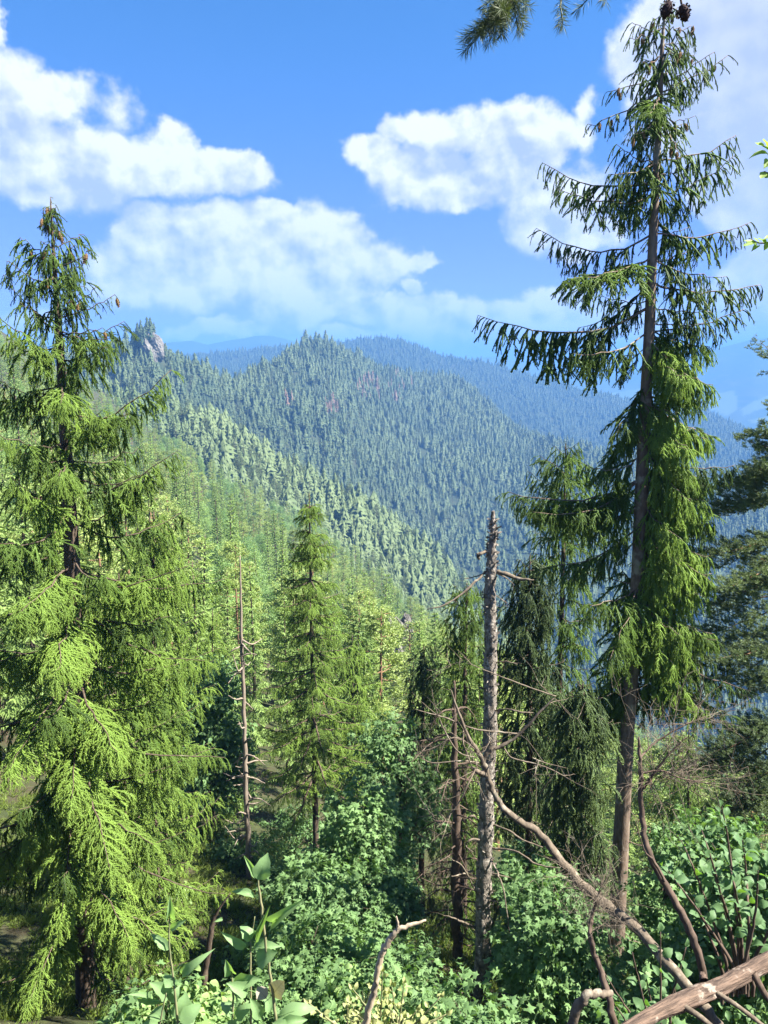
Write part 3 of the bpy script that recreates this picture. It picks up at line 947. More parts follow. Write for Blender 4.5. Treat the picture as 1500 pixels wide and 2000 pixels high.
def place_slope_trees():
    rng = np.random.default_rng(77)
    pts = []
    cells = {}
    tries = 0
    while tries < 26000:
        tries += 1
        y = 26 + (455 - 26) * rng.random() ** .8
        x = y * rng.uniform(-.66, .56)
        md = 3.6 if y < 70 else (4.6 if y < 200 else 6.0)
        cx, cy = int(x // 6), int(y // 6)
        if any((x - a) ** 2 + (y - b) ** 2 < md * md for i in (-1, 0, 1) for j in (-1, 0, 1) for a, b in cells.get((cx + i, cy + j), ())): continue
        z = float(ground(x, y))
        px = px_of(x, y, z)[0]
        if 738 < px < 802 and 50 < y < 118: continue
        wob = 25 * (rng.random() - .6)
        line = np.interp(px, SKY_X, SKY_Y) + wob
        if y < 75: line = max(line, np.interp(px, NEAR_X, NEAR_Y) + wob * 2)
        hmax = top_of(px, line, y) - z
        px2, py2 = px_of(x, y, z + 10)
        g = vnoise(np.array(x / 22.), np.array(y / 22.), 4) + rng.normal(0, .16)
        kind = 'spruce' if g < .52 else ('pine' if g < .78 else 'leafy')
        if 380 < px < 560 and 90 < y < 200 and rng.random() < .5: kind = 'leafy'
        if y < 45 and px < 480 and rng.random() < .5: kind = 'spruce'
        h = {'spruce': rng.uniform(13, 22), 'pine': rng.uniform(11, 18), 'leafy': rng.uniform(7, 13)}[kind]
        h = min(h, hmax * rng.uniform(.85, 1.0))
        if h < 4.5: continue
        if y < 75 and h < 6 and kind == 'pine': kind = 'leafy'
        cells.setdefault((cx, cy), []).append((x, y))
        pts.append((y, x, z, h, kind, px))
    pts.sort()
    cnt, seen, rest = {}, {}, []
    for y, x, z, h, kind, px in pts:
        cnt[kind] = cnt.get(kind, 0) + 1
        if cnt[kind] > 300:
            rest.append((x, y, z - .1, h, kind)); continue
        near = y < 70
        v = PROT[kind, 'near' if near else 'far']; c, t, both = v[rng.integers(len(v))]
        s = h / PH[kind]; sw = s * rng.uniform(.9, 1.2) * (1 if s > .7 else 1.25)
        rz = rng.random() * 6.28
        kn = {'spruce': 'pointed green spruce', 'pine': 'loose pale green pine', 'leafy': 'light green broadleaf tree'}[kind]
        if near:
            mk = next(m_ for lim, m_ in MARKS if px < lim)
            seen[kind, mk] = seen.get((kind, mk), 0) + 1
            lab = f'{ORD[min(seen[kind, mk] - 1, 23)]} {kn} {mk}, counted from the front'
            grp = 'trees in the front rows of the sunlit slope'
        else:
            side = 'sunlit valley edge' if px > 560 else ('slope behind the big left spruce' if px < 240 else 'slope above the pale second snag')
            row = 'middle rows' if y < 170 else 'farthest rows'
            lab = f'{kn} in the {row} on the {side}'
            grp = f'{kn}s, {row} on the {side}'
        if near:
            o = bpy.data.objects.new(NAME[kind], None); link(o); o.empty_display_size = .3
            for nm, me in (('crown', c), ('trunk', t)):
                ch = bpy.data.objects.new(nm, me); link(ch, o)
                if nm == 'crown': ch['kind'] = 'stuff'
        else:
            o = link(bpy.data.objects.new(NAME[kind], both))
        o.location = (x, y, z - .1); o.rotation_euler = (rng.normal(0, .02), rng.normal(0, .02), rz); o.scale = (sw, sw, s)
        tag(o, lab, 'tree', grp)
    # beyond the nearest 300 of each kind the wood reads as one mass
    ks = ['spruce', 'pine', 'leafy']
    srcs = [bpy.data.objects.new('slope_tree_shape', PROT[k_, 'far'][i_][2]) for k_ in ks for i_ in range(3)]
    n = len(rest)
    pos = [(a, b, c) for a, b, c, _, _ in rest]
    sc = np.array([h / PH[k_] for _, _, _, h, k_ in rest])
    s3 = np.stack([sc * rng.uniform(.95, 1.3, n), sc * rng.uniform(.95, 1.3, n), sc], 1)
    var = np.array([ks.index(r_[4]) * 3 for r_ in rest]) + rng.integers(0, 3, n)
    o = points_obj('slope_forest', pos, np.stack([np.zeros(n), np.zeros(n), rng.uniform(0, 6.28, n)], 1), s3, var, rng.random(n), srcs)
    tag(o, 'mixed green forest on the far upper part of the sunlit slope', 'forest', None, 'stuff')


place_slope_trees()
off_crag = lambda p, r: ~((np.abs(px_of(p[:, 0], p[:, 1], p[:, 2])[0] - 312) < 13) & (p[:, 1] < 640) & (p[:, 1] > 604))
S_pale += [source(joined(p_, h_), 'far_pale_shape', [M_fpale, M_barkfar]) for p_, h_ in FARP]
S_mix = [source(joined(p_, h_), 'far_mixed_shape', [M_fspruce, M_barkfar]) for p_, h_ in FARP[:3]]
forest('spruce_forest', 'dense dark blue green spruce forest on the mountain slope below the rocky knob', H3, 20000, (7.5, 12), S_sp + S_mix + S_dry, 101, weights=[.22, .22, .22, .2, .05, .05, .04], keep=off_crag, dry=((648, 800, 16, .8), (722, 765, 26, .35), (560, 790, 12, .4), (780, 760, 30, .15)))
forest('pine_forest', 'band of pale green pines on the spur in front of the dark spruce slope', H2, 4200, (7.5, 12.5), S_pale, 102, weights=[.36, .36, .10, .06, .06, .06])
forest('distant_forest', 'hazy blue forest on the shaded mountain behind the spruce slope', H4, 26000, (8, 13), S_sp, 103, tint=(0, .12))  # low tint paints a cloud shadow into the colour of these trees

# ------------------------------------------------------------------ haze
hz = Mesh()
x0, x1, y0, y1, z0, z1 = -13000, 13000, -2500, 11000, -432, 262
hz.add([(x0, y0, z0), (x1, y0, z0), (x1, y1, z0), (x0, y1, z0), (x0, y0, z1), (x1, y0, z1), (x1, y1, z1), (x0, y1, z1)],
       [(3, 2, 1, 0), (4, 5, 6, 7), (0, 1, 5, 4), (1, 2, 6, 5), (2, 3, 7, 6), (3, 0, 4, 7)])
hm, ht, hout = new_mat('haze')
pv = ht.new('ShaderNodeVolumePrincipled')
pv.inputs['Color'].default_value = (.12, .31, .71, 1)
pv.inputs['Density'].default_value = 3.5e-4
ht.l.new(pv.outputs[0], hout.inputs['Volume'])
tag(hz.obj('haze', hm, smooth=False), 'thin blue haze filling the air of the valley', None, None, 'stuff')
# ------------------------------------------------------------------ tall spruce at the right
D = 13.0
tp_px = [(1308, -30), (1297, 40), (1292, 120), (1284, 300), (1276, 450), (1268, 650), (1258, 850), (1249, 1050), (1242, 1200), (1231, 1340), (1220, 1500), (1213, 1650), (1205, 1800), (1199, 1900)]
tpr = np.array([at(x, y, D) for x, y in tp_px])
gz = float(ground(tpr[-1, 0], tpr[-1, 1])); tpr = np.concatenate([tpr, [[tpr[-1, 0] - .02, tpr[-1, 1], min(gz, tpr[-1, 2]) - .6]]])
tp60 = spline(tpr, 60)


def on_trunk(tp, py, d):
    """trunk point at a photo height"""
    k = np.argmin(np.abs(np.array([px_of(*q)[1] for q in tp]) - py)); return tp[k]


def B2(tp, py, px, qy, dd=0.0, **kw):
    B = on_trunk(tp, py, None)
    return dict(B=B, T=at(px, qy, B[1] + dd), **kw)


rng = np.random.default_rng(5)
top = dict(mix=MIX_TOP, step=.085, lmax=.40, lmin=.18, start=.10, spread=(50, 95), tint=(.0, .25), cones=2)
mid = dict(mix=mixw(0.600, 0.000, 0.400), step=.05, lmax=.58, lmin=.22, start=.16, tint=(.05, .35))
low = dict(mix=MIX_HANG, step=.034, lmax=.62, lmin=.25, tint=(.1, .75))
bo = []
for by, tx, ty, dd in ((14, 1268, 42, -.1), (14, 1335, 10, .1), (52, 1232, 74, -.2), (54, 1350, 50, .2), (98, 1252, 122, -.3), (96, 1356, 108, .3), (148, 1184, 180, .0), (165, 1422, 108, .1), (120, 1330, 90, -.4),
                       (200, 1148, 242, -.2), (205, 1358, 226, -.2), (215, 1240, 260, -.8), (235, 1330, 300, -.7)):
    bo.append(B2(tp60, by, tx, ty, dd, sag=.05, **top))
for by, tx, ty, dd, sg in ((300, 1190, 340, -.6, .1), (310, 1438, 264, .2, .12), (335, 1060, 318, -.2, .28), (372, 1434, 304, -.3, .15), (388, 1086, 368, -.5, .2), (420, 1320, 470, .6, .1),
                           (470, 1048, 446, .2, .38), (455, 1466, 434, .1, .18), (500, 1420, 540, -.3, .15), (525, 1486, 556, .3, .2), 
                           (560, 1130, 640, .5, .2), (600, 934, 616, .0, .42), (640, 1455, 604, -.3, .1), (620, 1390, 610, -.3, .05), (640, 1120, 690, -.8, .2)):
    bo.append(B2(tp60, by, tx, ty, dd, sag=sg, **mid))
bo[-4]['lmax'] = 1.0; bo[-4]['start'] = .22
for by, tx, ty, dd, sg in ((915, 1010, 985, .35, .3), (940, 1040, 1000, -.4, .34), (1040, 1060, 1110, .2, .25),  (1190, 1400, 1250, -.5, .15), (1290, 1430, 1400, .2, .15), (1200, 1175, 1330, -.4, .1), (1320, 1180, 1450, .3, .1)):
    bo.append(B2(tp60, by, tx, ty, dd, sag=sg, **low))
# lit fan on the upper left, its light put into a brighter tint
bo.append(B2(tp60, 500, 1110, 545, -.7, sag=.12, mix=MIX_FAN, step=.035, lmax=.85, lmin=.3, tint=(.35, .7)))
bo.append(B2(tp60, 200, 1268, 225, -.9, sag=.02, mix=MIX_FAN, step=.04, lmax=.5, lmin=.2, tint=(.4, .7)))
for by, tx, ty, dd, sg in ((760, 1200, 850, -.4, .05), (800, 1180, 920, .3, .05), (870, 1144, 905, -.2, .25), (930, 992, 960, -.1, .34), (905, 1436, 908, -.2, .22), (960, 1120, 1020, -.3, .2),
                           (1000, 1395, 1020, .3, .2), (1080, 1390, 1120, -.2, .1), (1130, 1150, 1180, -.8, .15), (1150, 1210, 1250, -1.0, .05), (1190, 1190, 1290, -1.1, .1), (1250, 1466, 1350, -.2, .15), (1230, 1430, 1290, .4, .2),
                           (1260, 1120, 1400, .6, .2), (1290, 1150, 1480, 1.0, .1)):
    bo.append(B2(tp60, by, tx, ty, dd, sag=sg, **low))
# the hanging curtain right of the trunk, backlit glow painted with yellower needles
for k in range(58):
    by = rng.uniform(640, 1300)
    dx = rng.uniform(45, 130) * (1.0 if by < 1150 else 1.15)
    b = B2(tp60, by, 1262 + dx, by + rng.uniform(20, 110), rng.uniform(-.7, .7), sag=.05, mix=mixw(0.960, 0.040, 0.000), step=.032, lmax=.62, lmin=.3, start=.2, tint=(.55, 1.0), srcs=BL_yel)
    bo.append(b)
bo += auto_boughs(tp60, rng, 18, .13, .27, ([0, .1, .3, 1], [.2, .35, .6, .6]), MIX_TOP, sag=.1, step=.06, lmax=.45, lmin=.2, start=.1, tint=(.0, .5))
bo += auto_boughs(tp60, rng, 13, .10, .38, ([0, .1, .3, 1], [.2, .55, .9, .9]), mixw(0.880, 0.000, 0.120), azr=(-20, 200), sag=.15, step=.06, lmax=.6, lmin=.25, start=.25, tint=(.05, .5))
bo += auto_boughs(tp60, rng, 14, .38, .66, ([0, 1], [.9, .9]), MIX_HANG, azr=(0, 100), sag=.2, step=.05, lmax=.8, lmin=.3, tint=(.2, .7))


def dead_stubs(m, tp, rng):
    for k in range(34):
        i = rng.integers(32, 56); az_ = rng.random() * 6.28; L = rng.uniform(.15, .9)
        c = np.array((math.cos(az_), math.sin(az_), rng.uniform(-.5, .2)))
        p = tp[i] + c * (np.linspace(0, 1, 5) * L)[:, None] + rng.normal(0, .03, (5, 3)) * np.linspace(0, 1, 5)[:, None]
        v, f = tube(p, np.linspace(.012, .003, 5), 4); m.add(v, f)


big_right = spruce_detailed('tallest spruce on the right, with cones at its dark top and a lit hanging curtain', tpr,
                            [.01, .02, .035, .055, .07, .09, .105, .115, .125, .13, .138, .145, .155, .17, .19], bo, BL_std, M_bark_sp, 50, extra=dead_stubs)

# ------------------------------------------------------------------ tall spruce at the left
D = 11.0
tl = np.array([at(x, y, D) for x, y in ((99, 392), (104, 480), (112, 600), (124, 800), (136, 1000), (146, 1250), (152, 1500), (162, 1750), (170, 2000))])
gz = float(ground(tl[-1, 0], tl[-1, 1])); tl = np.concatenate([tl, [[tl[-1, 0], tl[-1, 1], min(gz, tl[-1, 2] - .3) - .4]]])
tl60 = spline(tl, 60)
rng = np.random.default_rng(6)
bo = []
topL = dict(mix=MIX_TOP, step=.06, lmax=.26, lmin=.12, start=.06, spread=(45, 85), tint=(.0, .35), srcs=BL_std, cones=1)
for by, tx, ty, dd in ((402, 90, 404, 0), (404, 110, 400, 0), (412, 86, 418, -.1), (420, 84, 432, 0), (425, 118, 428, 0), (450, 122, 452, -.2), (470, 80, 470, -.2), (500, 45, 485, 0), (505, 146, 478, .1), (520, 178, 488, .0), (540, 90, 545, -.5), (560, 60, 560, .2), (580, 165, 560, .2),
                       (610, 190, 560, -.1), (630, 225, 575, .1), (640, 6, 536, .0), (600, 60, 620, -.5), (650, 200, 640, -.4)):
    bo.append(B2(tl60, by, tx, ty, dd, sag=.05, **topL))
midL = dict(mix=mixw(0.700, 0.300, 0.000), step=.038, lmax=.55, lmin=.2, tint=(.25, .75))
for by, tx, ty, dd, sg in ((650, 215, 660, -.3, .05), (690, -5, 612, -1.0, .15), (760, 118, 790, -1.3, .02), (800, 335, 722, .0, .30), (740, -40, 790, .2, .1), (850, 200, 800, -.5, .1), (900, 118, 930, -1.4, .05), (880, -20, 840, -1.3, .1),
                           (960, 345, 882, -.2, .25), (1010, 290, 930, .5, .2), (1000, 20, 930, -1.2, .15), (1050, -60, 1020, .2, .2), (1140, 368, 1105, -.2, .2), (1120, 440, 1130, .6, .3), (1200, 400, 1290, -.2, .3), (1300, 430, 1265, .5, .3),
                           (1430, 440, 1480, .3, .25), (1520, 420, 1460, .8, .2), (1620, 440, 1745, -.3, .35)):
    bo.append(B2(tl60, by, tx, ty, dd, sag=sg, **midL))
fan = dict(mix=MIX_FAN, step=.021, lmax=.66, lmin=.3, start=.25, tint=(.55, 1.0), pitch=.25)  # sunlight on these fans is painted by brighter needles and tint
for by, tx, ty, dd, sg in ((1090, 40, 1195, -2.0, .0), (1180, 110, 1310, -2.0, .0), (1290, 20, 1500, -2.1, .0), (1380, 140, 1560, -2.0, .0), (1400, 60, 1640, -1.4, .0), (1450, 215, 1700, -1.9, .0), (1550, 300, 1650, -1.2, .05), (1640, 250, 1830, -1.8, .0), (1700, 330, 1840, -1.0, .05),
                           (1700, 60, 1950, -1.6, .0), (1560, -40, 1700, -1.0, .0), (1350, 230, 1470, -1.6, .0), (1240, -60, 1300, -1.0, .0), (1500, 120, 1800, -1.9, .0)):
    bo.append(B2(tl60, by, tx, ty, dd, sag=sg, **fan))
profL = ([0, .1, .3, .6, 1], [.15, .6, 1.25, 1.9, 1.9])
bo += auto_boughs(tl60, rng, 18, .10, .42, ([0, .1, .3, .6, 1], [.12, .45, .85, 1.5, 1.9]), MIX_HANG, sag=.2, step=.05, lmax=.55, lmin=.25, tint=(.0, .6), srcs=BL_std)  # darker needles on these filler boughs paint the shade between the fans
bo += auto_boughs(tl60, rng, 38, .40, .98, profL, lambda u: MIX_HANG if rng.random() < .4 else MIX_FAN, sag=.25, step=.05, lmax=.6, lmin=.28, start=.3, tint=(.0, .6), srcs=BL_std)
big_left = spruce_detailed('big bushy spruce filling the left edge, bright green layered boughs down to the grass', tl,
                           [.008, .02, .04, .07, .1, .125, .14, .15, .16, .18], bo, BL_yel, M_bark_dark, 51)

# ------------------------------------------------------------------ spruces between and behind
def simple_spruce(label, px_list, d, rad, n, prof, srcs, seed, mixes=MIX_HANG, tint=(.2, .8), step=.075, lmax=.7, parts=False, lo=.04, hi=.95, sides=8, barkm=M_bark_dark, sag=.22, **kw):
    t = np.array([at(x, y, d) for x, y in px_list])
    gz = float(ground(t[-1, 0], t[-1, 1])); t = np.concatenate([t, [[t[-1, 0], t[-1, 1], min(gz, t[-1, 2]) - .5]]])
    t60 = spline(t, 60)
    r = np.random.default_rng(seed)
    b = auto_boughs(t60, r, n, lo, hi, prof, mixes, sag=sag, step=step, lmax=lmax, lmin=.22, tint=tint, **kw)
    return spruce_detailed(label, t, np.linspace(.012, rad, len(t)), b, srcs, barkm, seed, parts, sides=sides)


simple_spruce('second spruce close behind the big left spruce, its lit boughs spreading right', [(232, 1120), (236, 1300), (240, 1500), (246, 1750), (250, 1950)], 12.6, .14, 62,
              ([0, .1, .4, 1], [.2, .8, 1.5, 1.7]), BL_yel, 60, MIX_HANG, (.3, .9), .06, .75, lo=.01, hi=.92)
t = np.array([at(x, y, 22) for x, y in ((604, 964), (606, 1100), (610, 1300), (614, 1500), (618, 1690))])
gz = float(ground(t[-1, 0], t[-1, 1])); t = np.concatenate([t, [[t[-1, 0], t[-1, 1], min(gz, t[-1, 2]) - .5]]]); t60 = spline(t, 60)
r = np.random.default_rng(61); bo = []
hgt = .35
while hgt < 9.6:
    k = int(np.argmin(np.abs(t60[0, 2] - t60[:, 2] - hgt))); a0 = r.random() * 6.28; nb = 4 if hgt < 1.5 else 6
    for q in range(nb):
        az_ = a0 + q * 6.28 / nb + r.normal(0, .2)
        L = np.interp(hgt, [.3, 2, 5, 8, 9.6], [.22, .75, 1.5, 2.2, 2.3]) * r.uniform(.65, 1.15)
        B = t60[k] + (0, 0, r.normal(0, .05))
        bo.append(dict(B=B, T=B + np.array((math.cos(az_) * L, math.sin(az_) * L, np.interp(hgt, [.3, 2.5, 9], [.25, -.05, -.22]) * L)), sag=.06 * L, up=.06 * L, mix=mixw(.35, .62, .03), step=.036, lmax=.46, lmin=.2, start=.12, tint=(.25, 1.0), spread=(30, 70), r=.014 + .01 * L))
    hgt += np.interp(hgt, [0, 2, 9], [.3, .5, .78]) * r.uniform(.85, 1.15)
spruce_detailed('slender dark trunked spruce standing alone in the middle of the view', t, np.linspace(.012, .13, len(t)), bo, BL_yel, M_bark_dark, 61, sides=10, extra=dead_stubs)
simple_spruce('narrow spruce top rising behind the tall right spruce, left of its trunk', [(1105, 866), (1102, 1000), (1097, 1200), (1090, 1450), (1088, 1640)], 19, .14, 70,
              ([0, .1, .4, 1], [.2, .75, 1.25, 1.4]), BL_std, 62, MIX_HANG, (.3, .8), .07, .75, lo=.01)
simple_spruce('dark drooping spruce just right of the broken snag', [(1035, 1085), (1035, 1250), (1034, 1500), (1030, 1800)], 16, .13, 60,
              ([0, .15, .4, 1], [.2, .6, 1.0, 1.2]), BL_blue, 63, mixw(0.960, 0.040, 0.000), (.0, .5), .06, .85, lo=.02, hi=.8)
simple_spruce('spruce with sparse lit tips directly left of the broken snag', [(912, 1138), (908, 1300), (906, 1500), (905, 1800)], 18, .13, 58,
              ([0, .15, .4, 1], [.2, .65, 1.0, 1.15]), BL_std, 64, MIX_HANG, (.2, .7), .07, .7, lo=.01, hi=.8)
simple_spruce('small dark columnar spruce between the mid spruce and the snag', [(828, 1262), (826, 1400), (824, 1600), (822, 1830)], 19, .13, 50,
              ([0, .15, .4, 1], [.15, .5, .85, 1.0]), BL_blue, 65, mixw(0.960, 0.040, 0.000), (.0, .6), .07, .75, lo=.01, hi=.8)
simple_spruce('yellow green spruce behind the maple, right of the mid spruce', [(688, 1240), (689, 1350), (690, 1500), (690, 1760)], 26, .13, 60,
              ([0, .15, .5, 1], [.2, .9, 1.6, 1.8]), BL_yel, 66, MIX_HANG, (.4, 1.0), .08, .75, lo=.01, hi=.95)
simple_spruce('sunny yellowish spruce behind the right edge of the big left spruce', [(300, 1000), (300, 1200), (302, 1500), (305, 1800)], 17, .14, 72,
              ([0, .15, .5, 1], [.2, .9, 1.6, 1.8]), BL_yel, 67, MIX_HANG, (.4, 1.0), .07, .8, lo=.01, hi=.9)
simple_spruce('light green spruce behind the left spruce, low in front of the pale second snag', [(415, 1190), (415, 1400), (416, 1600), (418, 1790)], 24, .13, 60,
              ([0, .15, .5, 1], [.2, .8, 1.4, 1.6]), BL_yel, 68, MIX_HANG, (.4, 1.0), .075, .7, lo=.01, hi=.9)
simple_spruce('dark spruce under the bare twigs, right of the tall right spruce trunk', [(1345, 1420), (1345, 1550), (1345, 1700), (1345, 1850)], 20, .12, 44,
              ([0, .15, .5, 1], [.2, .9, 1.5, 1.6]), BL_std, 69, MIX_HANG, (.4, 1.0), .075, .7, lo=.01, hi=.95)
simple_spruce('dark spruce with long hanging boughs close left of the tall right spruce trunk', [(1138, 1335), (1137, 1450), (1135, 1600), (1132, 1850)], 11.5, .10, 56,
              ([0, .15, .5, 1], [.15, .45, .62, .62]), BL_blue, 70, mixw(.95, .03, .02), (.1, .7), .045, .75, lo=.01, hi=.86)
# ------------------------------------------------------------------ leaves
def leaf_data(name, mat, kind='ovate', seed=0):
    """leaf of length 1 along +x, normal +z, folded on the midrib, toothed edge"""
    r = np.random.default_rng(seed)
    m = Mesh()
    if kind == 'ovate':
        t = np.array([0, .12, .28, .45, .62, .78, .9, 1.0])
        w = np.array([.02, .17, .27, .30, .26, .18, .09, .004]) * r.uniform(.9, 1.1)
        cu = r.uniform(.02, .30); fold = r.uniform(.1, .6)
        v = []
        for i, (a, b) in enumerate(zip(t, w)):
            z = -cu * 4 * (a - .4) ** 2 + .02 * math.sin(a * 9 + seed)
            tooth = 1 + (.08 if i % 2 else -.06)
            v += [(a, -b * tooth, z + b * fold), (a, -b * .5, z + b * fold * .35), (a, 0, z), (a, b * .5, z + b * fold * .35), (a, b * tooth, z + b * fold)]
        f = [(i * 5 + j, i * 5 + j + 1, i * 5 + j + 6, i * 5 + j + 5) for i in range(7) for j in range(4)]
        m.add(v, f, 0, np.tile([1, .5, 0, .5, 1], 8))
        pv, pf = tube([(-.22, 0, -.02), (0, 0, 0), (.5, 0, -.005)], [.012, .012, .005], 3, False); m.add(pv, pf, 0, 0)
    else:                                     # five-lobed maple leaf
        ang = np.radians([180, 112, 88, 62, 40, 24, 0, -24, -40, -62, -88, -112])
        rad = np.array([.05, .42, .30, .62, .36, .40, .85, .40, .36, .62, .30, .42]) * r.uniform(.9, 1.1, 12)
        z = -np.abs(np.sin(ang)) * rad * r.uniform(.05, .3) - rad * r.uniform(0, .2)
        v = np.stack([.18 + rad * np.cos(ang), rad * np.sin(ang), z], 1)
        v = np.concatenate([v, [(.2, 0, 0)]])
        m.add(v, [(j, (j + 1) % 12, 12) for j in range(12)], 0, np.concatenate([np.full(12, .8), [.2]]))
    return m


def veined(name, dark, light, vein, trans=.3, gloss=.45, pale=None):
    m, t, out = new_mat(name)
    co = t.new('ShaderNodeTexCoord').outputs['Object']
    s = t.new('ShaderNodeSeparateXYZ'); t.l.new(co, s.inputs[0])
    ay = t.math('ABSOLUTE', s.outputs[1])
    ph = t.math('FRACT', t.math('MULTIPLY', t.math('SUBTRACT', s.outputs[0], t.math('MULTIPLY', ay, .75)), 8.0))
    v1 = t.math('LESS_THAN', ph, .13)
    v2 = t.math('LESS_THAN', ay, .012)
    vv = t.math('MAXIMUM', v1, v2)
    rnd = t.new('ShaderNodeObjectInfo').outputs['Random']
    gp = t.new('ShaderNodeNewGeometry')
    n = t.noise(gp.outputs['Position'], 30, 3, .6)
    f = t.math('ADD', t.math('MULTIPLY', rnd, .75), t.math('MULTIPLY_ADD', n, .5, -.12), clamp=True)
    c = t.mix(f, dark, light)
    c = t.mix(t.math('MULTIPLY', vv, .8), c, vein)
    c = t.mix(t.math('MULTIPLY', t.ramp(t.noise(gp.outputs['Position'], 55, 3, .6), .64, .72), .7), c, (.16, .13, .06))
    if pale: c = t.mix(gp.outputs['Backfacing'], c, pale)
    p = t.new('ShaderNodeBsdfPrincipled'); p.inputs['Roughness'].default_value = .5
    p.inputs['Specular IOR Level'].default_value = gloss
    t.l.new(c, p.inputs['Base Color'])
    b = t.new('ShaderNodeBump'); b.inputs['Strength'].default_value = .4; b.inputs['Distance'].default_value = .01; b.invert = True
    t.l.new(vv, b.inputs['Height']); t.l.new(b.outputs[0], p.inputs['Normal'])
    tr = t.new('ShaderNodeBsdfTranslucent'); t.l.new(t.mix(1.0, c, (1.3, 1.4, .5), 'MULTIPLY'), tr.inputs['Color'])
    mx = t.new('ShaderNodeMixShader'); mx.inputs[0].default_value = trans
    t.l.new(p.outputs[0], mx.inputs[1]); t.l.new(tr.outputs[0], mx.inputs[2]); t.l.new(mx.outputs[0], out.inputs['Surface'])
    return m


M_leafsap = veined('sapling_leaf', (.08, .19, .04), (.18, .34, .07), (.24, .40, .13), .48, .25, (.20, .32, .14))
M_leafrt = veined('shrub_leaf', (.045, .11, .026), (.14, .26, .05), (.18, .30, .08), .45, .22, (.11, .20, .085))
M_leafyel = veined('pale_shrub_leaf', (.22, .26, .09), (.36, .38, .16), (.40, .42, .2), .35, .3)
M_leafdead = veined('dry_leaf', (.30, .27, .22), (.36, .32, .27), (.22, .19, .15), .2, .2)
M_maple = foliage('maple_leaves', (.038, .085, .036), (.13, .225, .085), (.185, .30, .11), trans=.36, gloss=.18, tcol=(1.2, 1.35, .55))
M_aspen = foliage('aspen_leaves', (.05, .11, .045), (.12, .21, .075), (.16, .27, .10), trans=.35, gloss=.22)
M_stem = bark('green_stem', (.13, .15, .07), (.20, .19, .10), bump=.1)
M_twig = bark('grey_twig', (.07, .056, .042), (.15, .122, .09), (.22, .195, .15), 20, .3, .5, .006, lich=.56)
M_twigdark = bark('brown_twig', (.05, .036, .028), (.11, .08, .06), None, 20, .3, .3, .004)
M_snag = bark('flaking_grey_bark', (.060, .052, .044), (.25, .22, .185), (.42, .39, .33), 9, .6, 1.0, .035, lich=.565, lscale=2.2)
M_snagpale = bark('old_pale_bark', (.14, .11, .085), (.25, .21, .165), (.19, .16, .13), 10, .15, .4, .01)
M_pale = bark('barkless_wood', (.30, .24, .17), (.42, .35, .26), (.24, .2, .15), 10, .15, .4, .01)
_la = at(1500, 1872, 3.12) - at(1210, 2015, 2.55); _la /= np.linalg.norm(_la)
M_log = bark('red_brown_log_bark', (.045, .033, .027), (.165, .115, .085), (.25, .205, .165), 26, .10, 1.0, .02, lich=.55, axis=tuple(_la))
M_grass = foliage('grass_blades', (.08, .13, .03), (.20, .27, .06), (.25, .32, .09), trans=.35)


def spray(rng, kind, mat):
    """short twig with a handful of leaves, unit leaf about 0.1 m"""
    m = Mesh()
    k = 7
    v, f = tube([(0, 0, 0), (.10, 0, .02), (.2, 0, .0)], [.003, .003, .002], 3); m.add(v, f, 0, 0)
    for i in range(k):
        lf = leaf_data('x', mat, kind, int(rng.integers(1e6)))
        v, f = lf.v[0].copy(), lf.f[0]
        s = rng.uniform(.075, .13)
        yaw = rng.uniform(-2.2, 2.2) if i else 0; pit = rng.normal(.45, .4); rol = rng.normal(0, .45)
        cy, sy, cp, sp, cr, sr = math.cos(yaw), math.sin(yaw), math.cos(pit), math.sin(pit), math.cos(rol), math.sin(rol)
        Rm_ = np.array([[cy, -sy, 0], [sy, cy, 0], [0, 0, 1]]) @ np.array([[cp, 0, sp], [0, 1, 0], [-sp, 0, cp]]) @ np.array([[1, 0, 0], [0, cr, -sr], [0, sr, cr]])
        pos = np.array((rng.uniform(.02, .22), rng.normal(0, .06), rng.normal(0, .045)))
        m.add((v * s) @ Rm_.T + pos, np.where(f[:, 3:] >= 0, f, f)[:, :3] if (f[:, 3] < 0).all() else f, 0, lf.tip[0])
    return m


rng = np.random.default_rng(90)
SPR_maple = [source(spray(rng, 'maple', M_maple), 'maple_spray', [M_maple]) for _ in range(5)]
SPR_aspen = [source(spray(rng, 'ovate', M_aspen), 'leaf_spray', [M_aspen]) for _ in range(5)]
SPR_yel = [source(spray(rng, 'ovate', M_aspen), 'leaf_spray', [M_mleaf]) for _ in range(4)]


